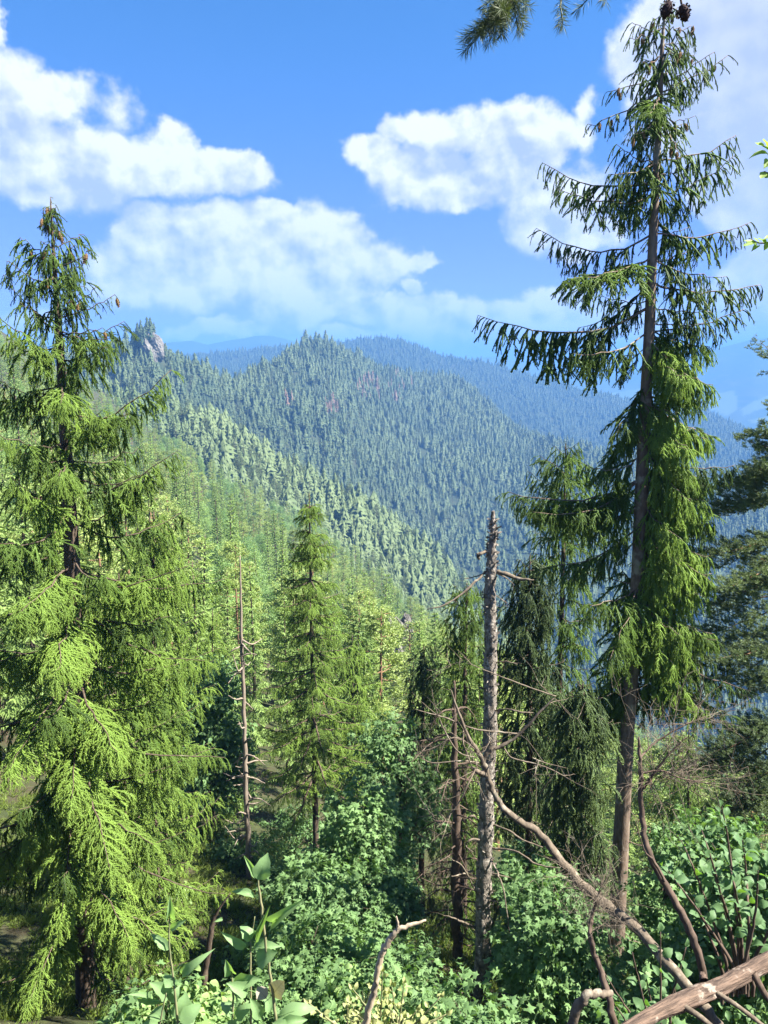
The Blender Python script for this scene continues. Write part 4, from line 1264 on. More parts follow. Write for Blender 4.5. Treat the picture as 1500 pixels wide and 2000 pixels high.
def leafy(name, label, cat, px, py_base, d, H, blobs, srcs, nspray, seed, size=1.0, tint=(.1, .9), group=None, rad=.04, barkm=None, on_ground=True):
    """stem with limbs to leaf clouds; blobs: (dx, dy, z, rx, rz) in metres from the base"""
    r = np.random.default_rng(seed)
    base = at(px, py_base, d)
    if on_ground: base[2] = float(ground(base[0], base[1])) - .05
    root = tag(empty(name, base), label, cat, group)
    m = Mesh(); zt = np.linspace(0, 1, 7)
    tp = np.stack([np.cumsum(r.normal(0, .05, 7)) * H * .12, np.cumsum(r.normal(0, .05, 7)) * H * .12, zt * H * .92], 1); tp[0] = (0, 0, -.1)
    v, f = tube(tp, np.linspace(rad, rad * .25, 7), 6); m.add(v, f)
    P_, Rr, S_, T_ = [], [], [], []
    tot = sum(b[3] ** 2 * b[4] for b in blobs)
    for dx, dy, z, rx, rz in blobs:
        n = max(8, int(nspray * rx * rx * rz / tot))
        q = r.normal(size=(n, 3)); q /= np.linalg.norm(q, axis=1, keepdims=True)
        q *= (r.random((n, 1)) ** .45) * (1 + .25 * np.sin(q[:, :1] * 7 + seed) * np.cos(q[:, 1:2] * 6))
        c = np.array((dx, dy, z)); pos = c + q * (rx, rx, rz)
        # limbs
        nl = max(3, n // 16)
        for k in r.choice(n, nl, replace=False):
            a = np.clip((pos[k, 2] - rz * .8) / (H * .92) - .1, .02, .95); B = np.array([np.interp(a, zt, tp[:, j]) for j in range(3)])
            pth = bough_path(B, pos[k], -.08, 5)
            v, f = tube(pth, np.linspace(rad * .4 * (1 - a * .6), .003, 5), 4); m.add(v, f)
        P_.append(pos); yaw = np.arctan2(q[:, 1], q[:, 0]) + r.normal(0, .7, n)
        Rr.append(np.stack([r.normal(0, .35, n), r.normal(.25, .35, n), yaw], 1)); S_.append(size * r.uniform(.75, 1.3, n))
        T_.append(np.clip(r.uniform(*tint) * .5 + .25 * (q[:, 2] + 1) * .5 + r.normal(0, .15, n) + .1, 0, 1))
    m.obj('trunk', barkm or M_twigdark, root)
    n = sum(map(len, P_))
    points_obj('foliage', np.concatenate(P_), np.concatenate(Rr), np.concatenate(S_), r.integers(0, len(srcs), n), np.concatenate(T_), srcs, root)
    return root


leafy('maple_tree', 'young maple in the middle of the picture with pale lobed leaves at its top', 'tree', 690, 1900, 13.5, 4.6,
      [(.15, 0, 4.1, .75, .7), (-.05, -.1, 3.2, .8, .6), (.5, -.1, 3.3, .55, .5), (0, -.1, 2.5, .7, .35)], SPR_maple, 1150, 201, .95, (.35, 1))
leafy('maple_tree', 'spreading maple with a flat leafy crown under the slender mid spruce', 'tree', 655, 1960, 12.2, 3.2,
      [(-.35, 0, 2.75, .75, .38), (.55, 0, 2.65, .85, .42), (.1, .2, 2.3, 1.1, .35), (1.0, .1, 2.3, .5, .5)], SPR_maple, 1500, 202, .95, (.05, .8))
leafy('maple_tree', 'maple with shade-darkened leaves standing left of the dark columnar spruce', 'tree', 775, 1850, 16, 6.2,
      [(-.1, 0, 5.0, .9, 1.0), (.4, 0, 4.0, .8, .9), (-.3, 0, 5.8, .6, .5)], SPR_maple, 700, 203, .9, (.0, .15))  # low tint puts the shade over this maple into its leaf colour
leafy('aspen_tree', 'mint green aspen behind the pale second snag', 'tree', 420, 1800, 23, 6.5,
      [(0, 0, 5.5, 1.0, 1.0), (-.3, 0, 4.2, 1.2, .9), (.4, 0, 3.4, 1.1, .9), (.2, 0, 2.3, 1.1, .8)], SPR_aspen, 1300, 204, 1.5, (.4, 1))
leafy('maple_tree', 'low maple thicket to the right of the front snag', 'tree', 1085, 1990, 8.6, 2.6,
      [(0, 0, 2.3, .55, .45), (-.2, -.1, 1.6, .6, .4), (.35, -.2, 1.5, .5, .35), (.1, -.3, .9, .6, .4)], SPR_maple, 900, 205, .8, (.1, .9))
leafy('maple_tree', 'maple sapling behind the hanging dead boughs right of the front snag', 'tree', 1030, 1880, 11, 3.4,
      [(0, 0, 3.0, .5, .5), (.4, 0, 2.3, .6, .5), (-.1, 0, 1.6, .6, .5)], SPR_maple, 700, 206, .9, (.1, .8))
leafy('maple_tree', 'bright maple growing against the foot of the tall right spruce', 'tree', 1290, 1960, 9.5, 3.2,
      [(0, 0, 2.6, .55, .5), (.5, .3, 3.2, .6, .6), (-.2, -.2, 1.7, .5, .5), (.4, -.2, 1.6, .6, .5)], SPR_maple, 900, 207, .8, (.3, 1))
leafy('aspen_tree', 'light leaved bush below the dark pine at the right edge', 'tree', 1430, 1950, 8, 3.4,
      [(0, 0, 2.9, .6, .5), (.3, 0, 2.1, .7, .5), (-.3, 0, 1.6, .6, .5)], SPR_aspen, 800, 208, 1.0, (.2, .9))
leafy('maple_tree', 'low shaded maple below the flat maple crown, left of the curved stick', 'tree', 610, 2010, 9.5, 1.7,
      [(0, 0, 1.5, .75, .4), (.6, .1, 1.3, .6, .4), (-.3, 0, .8, .6, .4)], SPR_maple, 800, 209, .85, (.0, .6))

# undergrowth on the slope floor
rng = np.random.default_rng(300)
k = 0
while k < 64:
    y = rng.uniform(6.5, 27); x = y * rng.uniform(-.42, .55)
    px, py = px_of(x, y, float(ground(x, y)))
    if 360 < px < 480 and y < 19: continue
    if px < 300 and y < 13: continue
    if 815 < px < 990 and y > 8: continue
    s = rng.uniform(.5, 1.0) * (1 + max(0, y - 12) * .03)
    k += 1
    lk = rng.integers(5); kn = ('lobed leaved', 'lobed leaved', 'small oval leaved', 'yellowish fine leaved', 'yellowish fine leaved')[lk]
    wh = 'below the flat maple crown' if px < 640 else ('left of the front snag' if px < 950 else ('between front snag and tall right spruce' if px < 1190 else 'right of the tall right spruce'))
    rw = 'close to the viewer' if y < 11 else 'farther down the slope'
    leafy('shrub', f'low {kn} shrub {wh}, {rw}', 'shrub', px, py, y, 1.2 * s,
          [(0, 0, .95 * s, .6 * s, .42 * s), (.4 * s, .1, .6 * s, .5 * s, .35 * s), (-.35 * s, 0, .5 * s, .55 * s, .4 * s)], (SPR_maple, SPR_maple, SPR_aspen, SPR_yel, SPR_yel)[lk], int(210 * s), 300 + k, .9, (.05, .8), 'low shrubs of the undergrowth', .012)

# grass
tm = Mesh(); r_ = np.random.default_rng(11)
n = 16
v, f = blades(r_.normal(0, .05, (n, 3)) * (1, 1, 0), np.stack([r_.normal(0, .45, n), r_.normal(0, .45, n), np.ones(n)], 1), r_.uniform(.14, .32, n), .010, r_, .5, .25)
tm.add(v, f, 0, np.tile([0, .5, 1, .5], n))
S_grass = [source(tm, 'grass_tuft', [M_grass])]
n = 15000
gy = r_.uniform(5.5, 24, n); gx = gy * r_.uniform(-.62, .6, n)
gp_ = np.stack([gx, gy, ground(gx, gy) - .02], 1)
keep = fbm(gx / 2.2, gy / 2.2, 3, 60) > -.12
gp_ = gp_[keep]; n = len(gp_)
go_ = points_obj('grass', gp_, np.stack([r_.normal(0, .2, n), r_.normal(0, .2, n), r_.uniform(0, 6.28, n)], 1), r_.uniform(.5, 1.3, n), np.zeros(n), np.clip(.5 + fbm(gp_[:, 0] / 3, gp_[:, 1] / 3, 2, 61), 0, 1), S_grass)
tag(go_, 'sunlit green grass on the slope floor between the trees', 'grass', None, 'stuff')


# ------------------------------------------------------------------ bare wood
def wood_path(pts, n=None):
    """pts: (photo x, photo y, distance, width in photo px) -> world path and radii"""
    a = np.array(pts, float)
    p = np.array([at(*q[:3]) for q in a]); r = a[:, 3] * a[:, 2] / F * .5
    s = spline(np.concatenate([p, r[:, None]], 1), n or max(6, len(a) * 5))
    return s[:, :3], np.maximum(s[:, 3], .001)


def bare(name, label, cat, parts, mat, seed=1, sides=10, rough=.04, group=None, twigs=None):
    """parts: list of (part name, pts); the first is the main stem and gives the base"""
    r = np.random.default_rng(seed)
    paths = [(nm, *wood_path(pts)) for nm, pts in parts]
    base = paths[0][1][0].copy()
    root = tag(empty(name, base), label, cat, group)
    for i, (nm, p, rr) in enumerate(paths):
        m = Mesh(); p = p - base
        wig = r.normal(0, 1, p.shape) * rr[:, None] * .22; wig[0] = 0
        v, f = tube(p + wig, rr, sides if i == 0 else 6, True, rough, r); m.add(v, f)
        m.obj(nm, mat, root)
    return root, base


def twig_spray(m, p, rng, n=8, L=(.1, .5), r=.003, down=-.2, depth=1):
    for _ in range(n):
        i = rng.integers(1, len(p)); t = p[i] - p[i - 1]; t /= np.linalg.norm(t) + 1e-9
        d = t * .6 + rng.normal(0, .7, 3) + (0, 0, down); d /= np.linalg.norm(d)
        l = rng.uniform(*L); k = np.linspace(0, 1, 6)[:, None]
        q = p[i] + d * l * k + np.cumsum(rng.normal(0, .035 * l, (6, 3)), 0) * k
        v, f = tube(q, np.linspace(r, r * .35, 6), 4); m.add(v, f)
        if depth: twig_spray(m, q, rng, max(2, n // 3), (L[0] * .5, L[1] * .5), r * .6, down, depth - 1)


# front snag
D = 9.0
sn_pts = [(934, 2060, D, 37), (938, 1950, D, 36), (944, 1800, D, 35), (949, 1650, D, 34), (953, 1500, D, 31), (956, 1350, D, 28), (958, 1200, D, 25), (960, 1120, D, 22), (961, 1060, D, 17), (962, 1020, D, 11), (963, 998, D, 7)]
p, rr = wood_path(sn_pts, 150)
rr = rr * .93 * (1 + .09 * np.sin(np.arange(150) * .9) * np.sin(np.arange(150) * .23 + 1)); p[:, 0] += .012 * np.sin(np.arange(150) * .11) + .006 * np.sin(np.arange(150) * .31)
g0 = float(ground(p[0, 0], p[0, 1])); p = np.concatenate([[[p[0, 0], p[0, 1], min(g0, p[0, 2]) - .3]], p]); rr = np.concatenate([[rr[0]], rr])
snag = tag(empty('dead_tree', p[0]), 'broken dead trunk with flaking grey bark and bare side branches in front, right of centre', 'dead tree')
r_ = np.random.default_rng(400)
m = Mesh(); v, f = tube(p - p[0], rr, 22, True, .10, r_); m.add(v, f)
# loose flakes of bark standing off the trunk
n = 620; i = r_.integers(6, len(p) - 12, n); th = r_.random(n) * 6.28
c = np.stack([np.cos(th), np.sin(th), np.zeros(n)], 1)
B = p[i] - p[0] + c * (rr[i] * .98)[:, None]
v, f = blades(B, c * .55 + r_.normal(0, .4, (n, 3)) + (0, 0, .5), r_.uniform(.02, .075, n), r_.uniform(.018, .045, n), r_, .5); m.add(v, f)
m.obj('trunk', M_snag, snag)
for pts in ([(948, 1118, 9, 5), (930, 1135, 8.9, 5), (900, 1162, 8.8, 4), (865, 1183, 8.7, 3), (834, 1190, 8.7, 1.5)],
            [(970, 1117, 9, 8), (985, 1122, 8.9, 9), (1005, 1129, 8.9, 8), (1025, 1132, 8.8, 5), (1043, 1133, 8.8, 1.5)],
            [(972, 1120, 9, 3), (990, 1130, 9, 2.5), (1004, 1142, 9, 1)],
            [(950, 1077, 9, 6), (940, 1080, 8.9, 7), (934, 1086, 8.9, 8), (938, 1092, 8.9, 4)],
            [(950, 1119, 9, 3), (925, 1127, 9, 2), (906, 1130, 9, 1.5)],
            [(950, 1161, 9, 3), (935, 1163, 9, 1.5)],
            [(968, 1162, 9, 2), (990, 1178, 9, 1)],
            [(965, 1296, 9, 3), (985, 1292, 8.9, 3), (1010, 1297, 8.8, 2)],
            [(965, 1388, 9, 4), (990, 1385, 8.8, 3), (1015, 1390, 8.7, 4), (1042, 1392, 8.7, 1.5)],
            [(935, 1604, 9, 4), (925, 1594, 8.9, 5), (912, 1598, 8.9, 3), (905, 1606, 8.9, 1.5)],
            [(962, 1611, 9, 4), (990, 1620, 8.8, 4), (1020, 1640, 8.7, 4), (1060, 1655, 8.6, 2)],
            [(960, 1657, 9, 5), (1005, 1662, 8.8, 4), (1050, 1688, 8.6, 4), (1093, 1695, 8.5, 1.5)],
            [(958, 1675, 9, 4), (972, 1705, 8.7, 4), (985, 1745, 8.5, 3), (996, 1830, 8.4, 2)],
            [(955, 1705, 9, 4), (980, 1710, 8.9, 3), (1006, 1716, 8.9, 2)],
            [(945, 1640, 9, 5), (920, 1640, 8.8, 4), (910, 1652, 8.8, 3), (925, 1665, 8.7, 1.5)],
            [(928, 1812, 9, 6), (905, 1802, 8.8, 5), (885, 1793, 8.7, 3), (864, 1787, 8.7, 1.5)],
            [(952, 1758, 9, 5), (965, 1760, 8.9, 3), (980, 1758, 8.9, 1.5)], [(952, 1740, 9, 4), (966, 1740, 8.9, 2)],
            [(922, 1926, 9, 8), (900, 1912, 8.8, 7), (881, 1900, 8.7, 3)],
            [(922, 1945, 9, 7), (905, 1940, 8.8, 5), (890, 1934, 8.7, 2)],
            [(950, 1940, 9, 5), (975, 1941, 8.9, 5), (1003, 1943, 8.9, 3)],
            [(920, 1970, 9, 6), (895, 1950, 8.8, 5), (865, 1930, 8.7, 3), (844, 1922, 8.7, 1.5)],
            [(952, 1875, 9, 4), (968, 1880, 8.9, 3), (985, 1888, 8.9, 1)],
            [(925, 1700, 9, 4), (900, 1708, 8.9, 3), (870, 1714, 8.8, 1.5)], [(935, 1752, 9, 4), (905, 1695, 8.8, 4), (885, 1680, 8.8, 2), (872, 1672, 8.7, 1)]):
    q, qr = wood_path(pts, 16)
    mm = Mesh(); wg = r_.normal(0, .3, q.shape) * qr[:, None]
    v, f = tube(q + wg - p[0], qr, 7, True, .12, r_); mm.add(v, f)
    twig_spray(mm, q - p[0], r_, 2, (.05, .22), .0022, -.15, 0)
    mm.obj('branch', M_twig, snag)

# pale second snag
D = 20.0
prt = [('trunk', [(492, 1830, D, 14), (488, 1780, D, 13), (484, 1650, D, 11.5), (480, 1500, D, 10), (476, 1360, D, 7.5), (472, 1240, D, 6), (470, 1150, D, 4), (469, 1085, D, 2)])]
r_ = np.random.default_rng(410)
for k in range(46):
    by = r_.uniform(1240, 1790); bx = np.interp(by, [1085, 1240, 1500, 1830], [469, 472, 480, 491]); sg = r_.choice([-1, 1]); L = r_.uniform(10, 48)
    prt.append(('branch', [(bx, by, D, 4.5), (bx + sg * L * .5, by + r_.normal(4, 6), D + r_.normal(0, .2), 3), (bx + sg * L, by + r_.normal(10, 12), D + r_.normal(0, .4), 1.2)]))
bare('dead_tree', 'slim pale dead spruce with short bare twigs left of the slender mid spruce', 'dead tree', prt, M_snagpale, 411, 10, .05)

# leaning dead branch with bare twigs, arching from the lower right
prt = [('stem', [(1420, 2030, 3.4, 24), (1370, 1960, 3.5, 24), (1300, 1878, 3.7, 23), (1240, 1812, 3.9, 22), (1170, 1757, 4.1, 21), (1112, 1702, 4.2, 19), (1057, 1632, 4.3, 16), (1008, 1598, 4.3, 14), (975, 1568, 4.3, 12.5), (955, 1525, 4.3, 11), (940, 1480, 4.3, 11), (915, 1440, 4.3, 8), (893, 1385, 4.3, 5), (881, 1348, 4.3, 3)]),
       ('branch', [(942, 1492, 4.3, 9), (955, 1468, 4.3, 9), (990, 1452, 4.3, 8), (1020, 1428, 4.3, 6), (1055, 1390, 4.3, 5), (1082, 1363, 4.3, 3)]),
       ('branch', [(1086, 1360, 4.3, 3), (1050, 1348, 4.3, 3), (1000, 1330, 4.3, 3), (950, 1310, 4.3, 2), (905, 1292, 4.3, 1.5)]),
       ('branch', [(1010, 1433, 4.3, 4), (960, 1428, 4.3, 3.5), (920, 1422, 4.3, 3), (870, 1402, 4.3, 3), (810, 1385, 4.3, 1.5)]),
       ('branch', [(948, 1514, 4.3, 11), (935, 1508, 4.2, 10), (925, 1502, 4.2, 8), (920, 1499, 4.2, 4)]),
       ('branch', [(930, 1500, 4.2, 3), (915, 1530, 4.1, 3), (895, 1570, 4.1, 3), (870, 1600, 4.1, 2.5), (855, 1618, 4.1, 1)]),
       ('branch', [(938, 1490, 4.3, 4), (900, 1486, 4.2, 3), (850, 1490, 4.2, 2.5), (828, 1482, 4.2, 2), (822, 1455, 4.2, 1)]),
       ('branch', [(930, 1465, 4.3, 3), (890, 1440, 4.2, 3), (850, 1460, 4.2, 2.5), (815, 1470, 4.2, 1.5)]),
       ('branch', [(905, 1425, 4.3, 3), (905, 1450, 4.2, 3), (915, 1480, 4.2, 3), (922, 1500, 4.2, 2)]),
       ('branch', [(930, 1480, 4.3, 3), (895, 1468, 4.1, 3), (870, 1430, 4.1, 2.5), (850, 1380, 4.1, 2), (845, 1330, 4.1, 1.2), (880, 1300, 4.1, 1)]),
       ('branch', [(985, 1462, 4.3, 4), (1000, 1480, 4.2, 3), (1040, 1490, 4.2, 3), (1070, 1500, 4.2, 3), (1100, 1515, 4.2, 1.5)]),
       ('branch', [(1040, 1480, 4.2, 2.5), (1065, 1490, 4.2, 2), (1105, 1500, 4.2, 1)]),
       ('branch', [(940, 1470, 4.3, 5), (950, 1455, 4.3, 4), (958, 1445, 4.3, 2)]),
       ('branch', [(870, 1600, 4.1, 2), (858, 1590, 4.1, 2), (848, 1610, 4.1, 1)])]
dead, base = bare('fallen_branch', 'long dead bough arching up from the lower right past the front snag, with bare twigs', 'branch', prt, M_twig, 420, 12, .05)
mm = Mesh(); r_ = np.random.default_rng(421)
for nm, pts in prt[1:]:
    q, _ = wood_path(pts, 12); twig_spray(mm, q - base, r_, 4, (.05, .32), .0028, -.1, 1)
q, _ = wood_path(prt[0][1][3:6], 12); twig_spray(mm, q - base, r_, 26, (.05, .30), .0022, 0, 1)
mm.obj('twigs', M_twig, dead)['kind'] = 'stuff'

# dark stem with a haze of grey twigs, lower right
prt = [('stem', [(1378, 1925, 3.1, 17), (1360, 1850, 3.1, 17), (1330, 1780, 3.15, 16), (1290, 1715, 3.2, 15), (1262, 1650, 3.25, 13), (1254, 1590, 3.3, 11), (1252, 1530, 3.3, 10), (1250, 1478, 3.3, 7), (1247, 1440, 3.3, 4)]),
       ('branch', [(1256, 1540, 3.3, 7), (1270, 1522, 3.3, 6), (1300, 1480, 3.3, 4), (1340, 1440, 3.3, 2)]),
       ('branch', [(1254, 1510, 3.3, 4), (1290, 1505, 3.3, 4), (1330, 1520, 3.3, 3), (1380, 1530, 3.3, 2)]),
       ('branch', [(1252, 1478, 3.3, 5), (1280, 1450, 3.4, 4), (1330, 1420, 3.4, 3), (1375, 1400, 3.4, 1.5)]),
       ('branch', [(1300, 1725, 3.2, 5), (1275, 1680, 3.1, 5), (1258, 1660, 3.1, 3), (1240, 1600, 3.1, 1.5)])]
stem, base = bare('bare_shrub', 'dark crooked bare stem with a haze of thin grey twigs beside the right spruce trunk', 'shrub', prt, M_twigdark, 430, 10, .05)
mm = Mesh(); r_ = np.random.default_rng(431)
for nm, pts in prt[1:4]:
    q, _ = wood_path(pts, 12); twig_spray(mm, q - base, r_, 22, (.08, .34), .0016, -.05, 1)
mm.obj('twigs', M_twig, stem)['kind'] = 'stuff'
prt = [('stem', [(1205, 2030, 2.7, 18), (1195, 1980, 2.7, 17), (1180, 1920, 2.75, 14), (1162, 1865, 2.8, 12), (1152, 1830, 2.8, 11), (1156, 1790, 2.85, 8), (1168, 1750, 2.85, 4), (1180, 1710, 2.9, 2)])]
stem, base = bare('bare_shrub', 'thin dark stem standing left of the log, wrapped in curly grey twigs at its top', 'shrub', prt, M_twigdark, 440, 8, .06)
mm = Mesh(); q, _ = wood_path(prt[0][1][4:], 14); twig_spray(mm, q - base, np.random.default_rng(441), 34, (.05, .22), .0015, -.02, 1)
mm.obj('twigs', M_twig, stem)['kind'] = 'stuff'
bare('fallen_branch', 'smooth grey hooked branch stub at the bottom, left of the log', 'branch', [('stem', [(1112, 2040, 2.5, 22), (1120, 1985, 2.5, 22), (1136, 1952, 2.5, 21), (1160, 1941, 2.5, 18), (1192, 1940, 2.55, 13)])], M_twig, 445, 12, .03)
bare('fallen_branch', 'pale barkless stick curving up in the middle of the bottom edge', 'branch',
     [('stem', [(708, 2040, 4.8, 17), (716, 1985, 4.8, 16), (732, 1930, 4.8, 14), (741, 1880, 4.8, 13), (756, 1842, 4.8, 14), (776, 1818, 4.8, 11), (805, 1806, 4.8, 9), (832, 1797, 4.8, 4)]),
      ('branch', [(776, 1818, 4.8, 7), (777, 1805, 4.8, 6), (774, 1790, 4.8, 3)])], M_pale, 446, 10, .05)
bare('dead_tree', 'short dark leaning stem on the sunlit grass right of the big left spruce', 'dead tree',
     [('trunk', [(398, 1920, 9.5, 14), (405, 1870, 9.5, 13), (415, 1810, 9.5, 11), (425, 1780, 9.5, 6), (450, 1745, 9.5, 3)])], M_bark_dark, 447, 8, .05)

# dead brown spruce left of the front snag, hung with dry twigs
dp = [(893, 1865, 11.5, 24), (892, 1700, 11.5, 21), (890, 1550, 11.5, 17), (888, 1420, 11.5, 11), (887, 1330, 11.5, 4)]
prt = [('trunk', dp)]
r_ = np.random.default_rng(448); ends = []
for k in range(44):
    by = r_.uniform(1370, 1840); bx = np.interp(by, [1330, 1865], [887, 893]); sg = r_.choice([-1, 1]); L = r_.uniform(20, 85)
    b_ = [(bx, by, 11.5, 4), (bx + sg * L * .5, by + r_.normal(8, 8), 11.5 + r_.normal(0, .3), 3), (bx + sg * L, by + r_.normal(28, 16), 11.5 + r_.normal(0, .6), 1.2)]
    prt.append(('branch', b_)); ends.append(b_)
ded, base = bare('dead_tree', 'brown dead spruce hung with dry drooping twigs just left of the front snag', 'dead tree', prt, M_twigdark, 449, 9, .05)
mm = Mesh()
for b_ in ends:
    q, _ = wood_path(b_, 9); twig_spray(mm, q - base, r_, 9, (.08, .40), .0035, -.9, 1)
mm.obj('twigs', M_twigdark, ded)['kind'] = 'stuff'

# the log
lp = [(1150, 2075, 2.45, 30), (1210, 2022, 2.55, 29), (1290, 1976, 2.7, 31), (1350, 1950, 2.8, 36), (1400, 1930, 2.9, 33), (1450, 1904, 3.0, 31), (1520, 1868, 3.15, 31), (1620, 1820, 3.35, 31)]
p, rr = wood_path(lp, 150)
log = tag(empty('log', p[0]), 'fallen pine log with cracked red brown bark lying across the bottom right corner', 'log')
m = Mesh(); k = 44
v, f = tube(p - p[0], rr, k, True)
ii = np.repeat(np.arange(150), k); jj = np.tile(np.arange(k), 150)
th = jj / k * 6.283
ridge = fbm(np.cos(th) * 3 + ii * .02, np.sin(th) * 3 + ii * .035, 3, 70) * .45 + np.abs(fbm(np.cos(th) * 6 + 9, np.sin(th) * 6 + ii * .05, 3, 71)) * .6 + fbm(ii * .09, jj * 0., 2, 72) * .15
ctr = np.repeat(p - p[0], k, 0)
v[:150 * k] = ctr + (v[:150 * k] - ctr) * (1 + ridge[:, None])
m.add(v, f); m.obj('stem', M_log, log)
for pts, mt in (([(1330, 1962, 2.75, 14), (1365, 1985, 2.7, 13), (1410, 2020, 2.65, 10)], M_twig), ([(1400, 1940, 2.85, 12), (1440, 1965, 2.8, 11), (1500, 2010, 2.75, 8)], M_twig),
                ([(1375, 1915, 2.9, 20), (1372, 1905, 2.92, 16), (1371, 1898, 2.93, 10)], M_log), ([(1470, 1900, 3.0, 16), (1500, 1950, 2.95, 14), (1540, 1990, 2.9, 10)], M_twigdark)):
    q, qr = wood_path(pts, 10); mm = Mesh(); v, f = tube(q - p[0], qr, 9, True, .06, r_); mm.add(v, f); mm.obj('branch_stub', mt, log)


# ------------------------------------------------------------------ plants with leaves one can pick apart
def orient(x, z):
    x = x / np.linalg.norm(x); y = np.cross(z, x); y /= np.linalg.norm(y); z = np.cross(x, y)
    return x, y, z


from mathutils import Matrix


def put_leaf(root, base_w, origin, tip_w, normal, width, data):
    x = (tip_w - base_w) * .9; L = np.linalg.norm(x)
    x, y, z = orient(x, np.asarray(normal, float))
    o = bpy.data.objects.new('leaf', data); link(o, root)
    mtx = Matrix(((x[0] * L, y[0] * width, z[0] * L, 0), (x[1] * L, y[1] * width, z[1] * L, 0), (x[2] * L, y[2] * width, z[2] * L, 0), (0, 0, 0, 1)))
    mtx.translation = Vector(base_w - origin)
    o.matrix_basis = mtx
    return o


def leaf_set(mat, n=5, s0=0):
    return [leaf_data('leaf', mat, 'ovate', s0 + k).data('leaf', [mat]) for k in range(n)]


LD_sap, LD_rt, LD_yel, LD_dead = leaf_set(M_leafsap, 5, 1), leaf_set(M_leafrt, 5, 20), leaf_set(M_leafyel, 4, 40), leaf_set(M_leafdead, 2, 60)


def hand_sapling(label, stems, leaves, d, seed):
    r = np.random.default_rng(seed)
    root, base = bare('sapling', label, 'plant', [('stem', s) for s in stems], M_stem, seed, 7, .03)
    for bx, by, tx, ty, w, *dead in leaves:
        B = at(bx, by, d + r.normal(0, .03)); T = at(tx, ty, d + r.uniform(-.07, .04))
        nrm = np.array((r.normal(.25, .3), -.75 + r.normal(0, .25), .65))
        put_leaf(root, B, base, T, nrm, w * d / F / .58, LD_dead[0] if dead else LD_sap[r.integers(5)])
    return root


hand_sapling('tall leafy sapling with large toothed leaves at the bottom, below the pale second snag',
             [[(545, 2040, 2.6, 7), (535, 1960, 2.6, 7), (523, 1870, 2.6, 6), (512, 1780, 2.6, 6), (504, 1720, 2.6, 4), (502, 1690, 2.6, 2)], [(490, 2040, 2.65, 5), (490, 1920, 2.65, 5), (490, 1840, 2.65, 4), (498, 1790, 2.65, 2)], [(452, 2040, 2.6, 5), (455, 1960, 2.6, 5), (452, 1890, 2.6, 3)]],
             [(504, 1720, 524, 1664, 40), (502, 1716, 478, 1672, 16), (500, 1750, 450, 1735, 15), (522, 1808, 585, 1762, 22), (490, 1838, 474, 1803, 30), (493, 1830, 523, 1788, 14), (484, 1853, 432, 1824, 18), (490, 1846, 540, 1846, 24),
              (500, 1880, 540, 1858, 42), (455, 1905, 440, 1880, 26), (455, 1920, 510, 1912, 34), (490, 1935, 450, 1925, 30), (452, 1985, 432, 1950, 34), (455, 1990, 485, 1965, 28), (530, 1945, 555, 1915, 42, 1), (520, 1950, 500, 1925, 30, 1),
              (540, 1985, 620, 1960, 34), (545, 2000, 605, 1990, 24), (510, 1990, 490, 1950, 30), (535, 1975, 515, 1940, 26), (470, 2005, 440, 2000, 24), (560, 2010, 530, 1995, 30)], 2.6, 450)
hand_sapling('short sapling with pale pointed leaves in the bottom left corner below the big spruce',
             [[(352, 2040, 2.5, 6), (346, 1985, 2.5, 6), (339, 1915, 2.5, 5), (331, 1850, 2.5, 4), (331, 1800, 2.5, 3), (332, 1785, 2.5, 2)], [(305, 2040, 2.45, 4), (318, 1970, 2.45, 4), (325, 1940, 2.45, 2)]],
             [(330, 1797, 334, 1760, 17), (331, 1816, 363, 1796, 16), (331, 1856, 294, 1821, 19), (345, 1910, 400, 1865, 20), (332, 1948, 296, 1918, 36), (330, 1960, 348, 1932, 26), (346, 1992, 366, 1936, 46), (352, 1997, 396, 1958, 38), (318, 1958, 254, 1950, 12),
              (300, 1955, 274, 1934, 14), (320, 1990, 290, 1970, 34), (350, 2010, 385, 1990, 30), (310, 2005, 275, 2000, 26), (340, 1925, 318, 1905, 24), (420, 1800, 440, 1792, 8)], 2.5, 451)


def wild_shrub(name, label, base_px, stems, leafdata, size, gap, seed, mat_stem, wr=.55):
    """stems: lists of (x, y, d, w); leaves set alternately along each stem"""
    r = np.random.default_rng(seed)
    root, base = bare(name, label, 'shrub', [('stem', s) for s in stems], mat_stem, seed, 6, .04)
    for s in stems:
        q, _ = wood_path(s, 60)
        seg = np.concatenate([[0], np.cumsum(np.linalg.norm(np.diff(q, axis=0), axis=1))])
        pos = .3 * seg[-1]; k = 0
        while pos < seg[-1]:
            i = min(np.searchsorted(seg, pos), 58); t = q[i + 1] - q[i]; t /= np.linalg.norm(t)
            L = size * r.uniform(.6, 1.2) * (1 - .35 * (pos / seg[-1]) ** 3)
            a = k * 2.4 + r.normal(0, .5); side = np.array((math.cos(a), math.sin(a), r.normal(.25, .3)))
            dr = t * .45 + side; dr /= np.linalg.norm(dr)
            B = q[i] + dr * .015; T = B + dr * L
            put_leaf(root, B, base, T, (r.normal(.25, .35), r.normal(-.45, .35), 1.0), L * r.uniform(.85, 1.15), leafdata[r.integers(len(leafdata))])
            pos += gap * r.uniform(.5, 1.5); k += 1
        B = q[-1]; put_leaf(root, B, base, B + (q[-1] - q[-4]) / np.linalg.norm(q[-1] - q[-4]) * size * .8, (.2, -.8, .4), size * .7, leafdata[0])
    return root


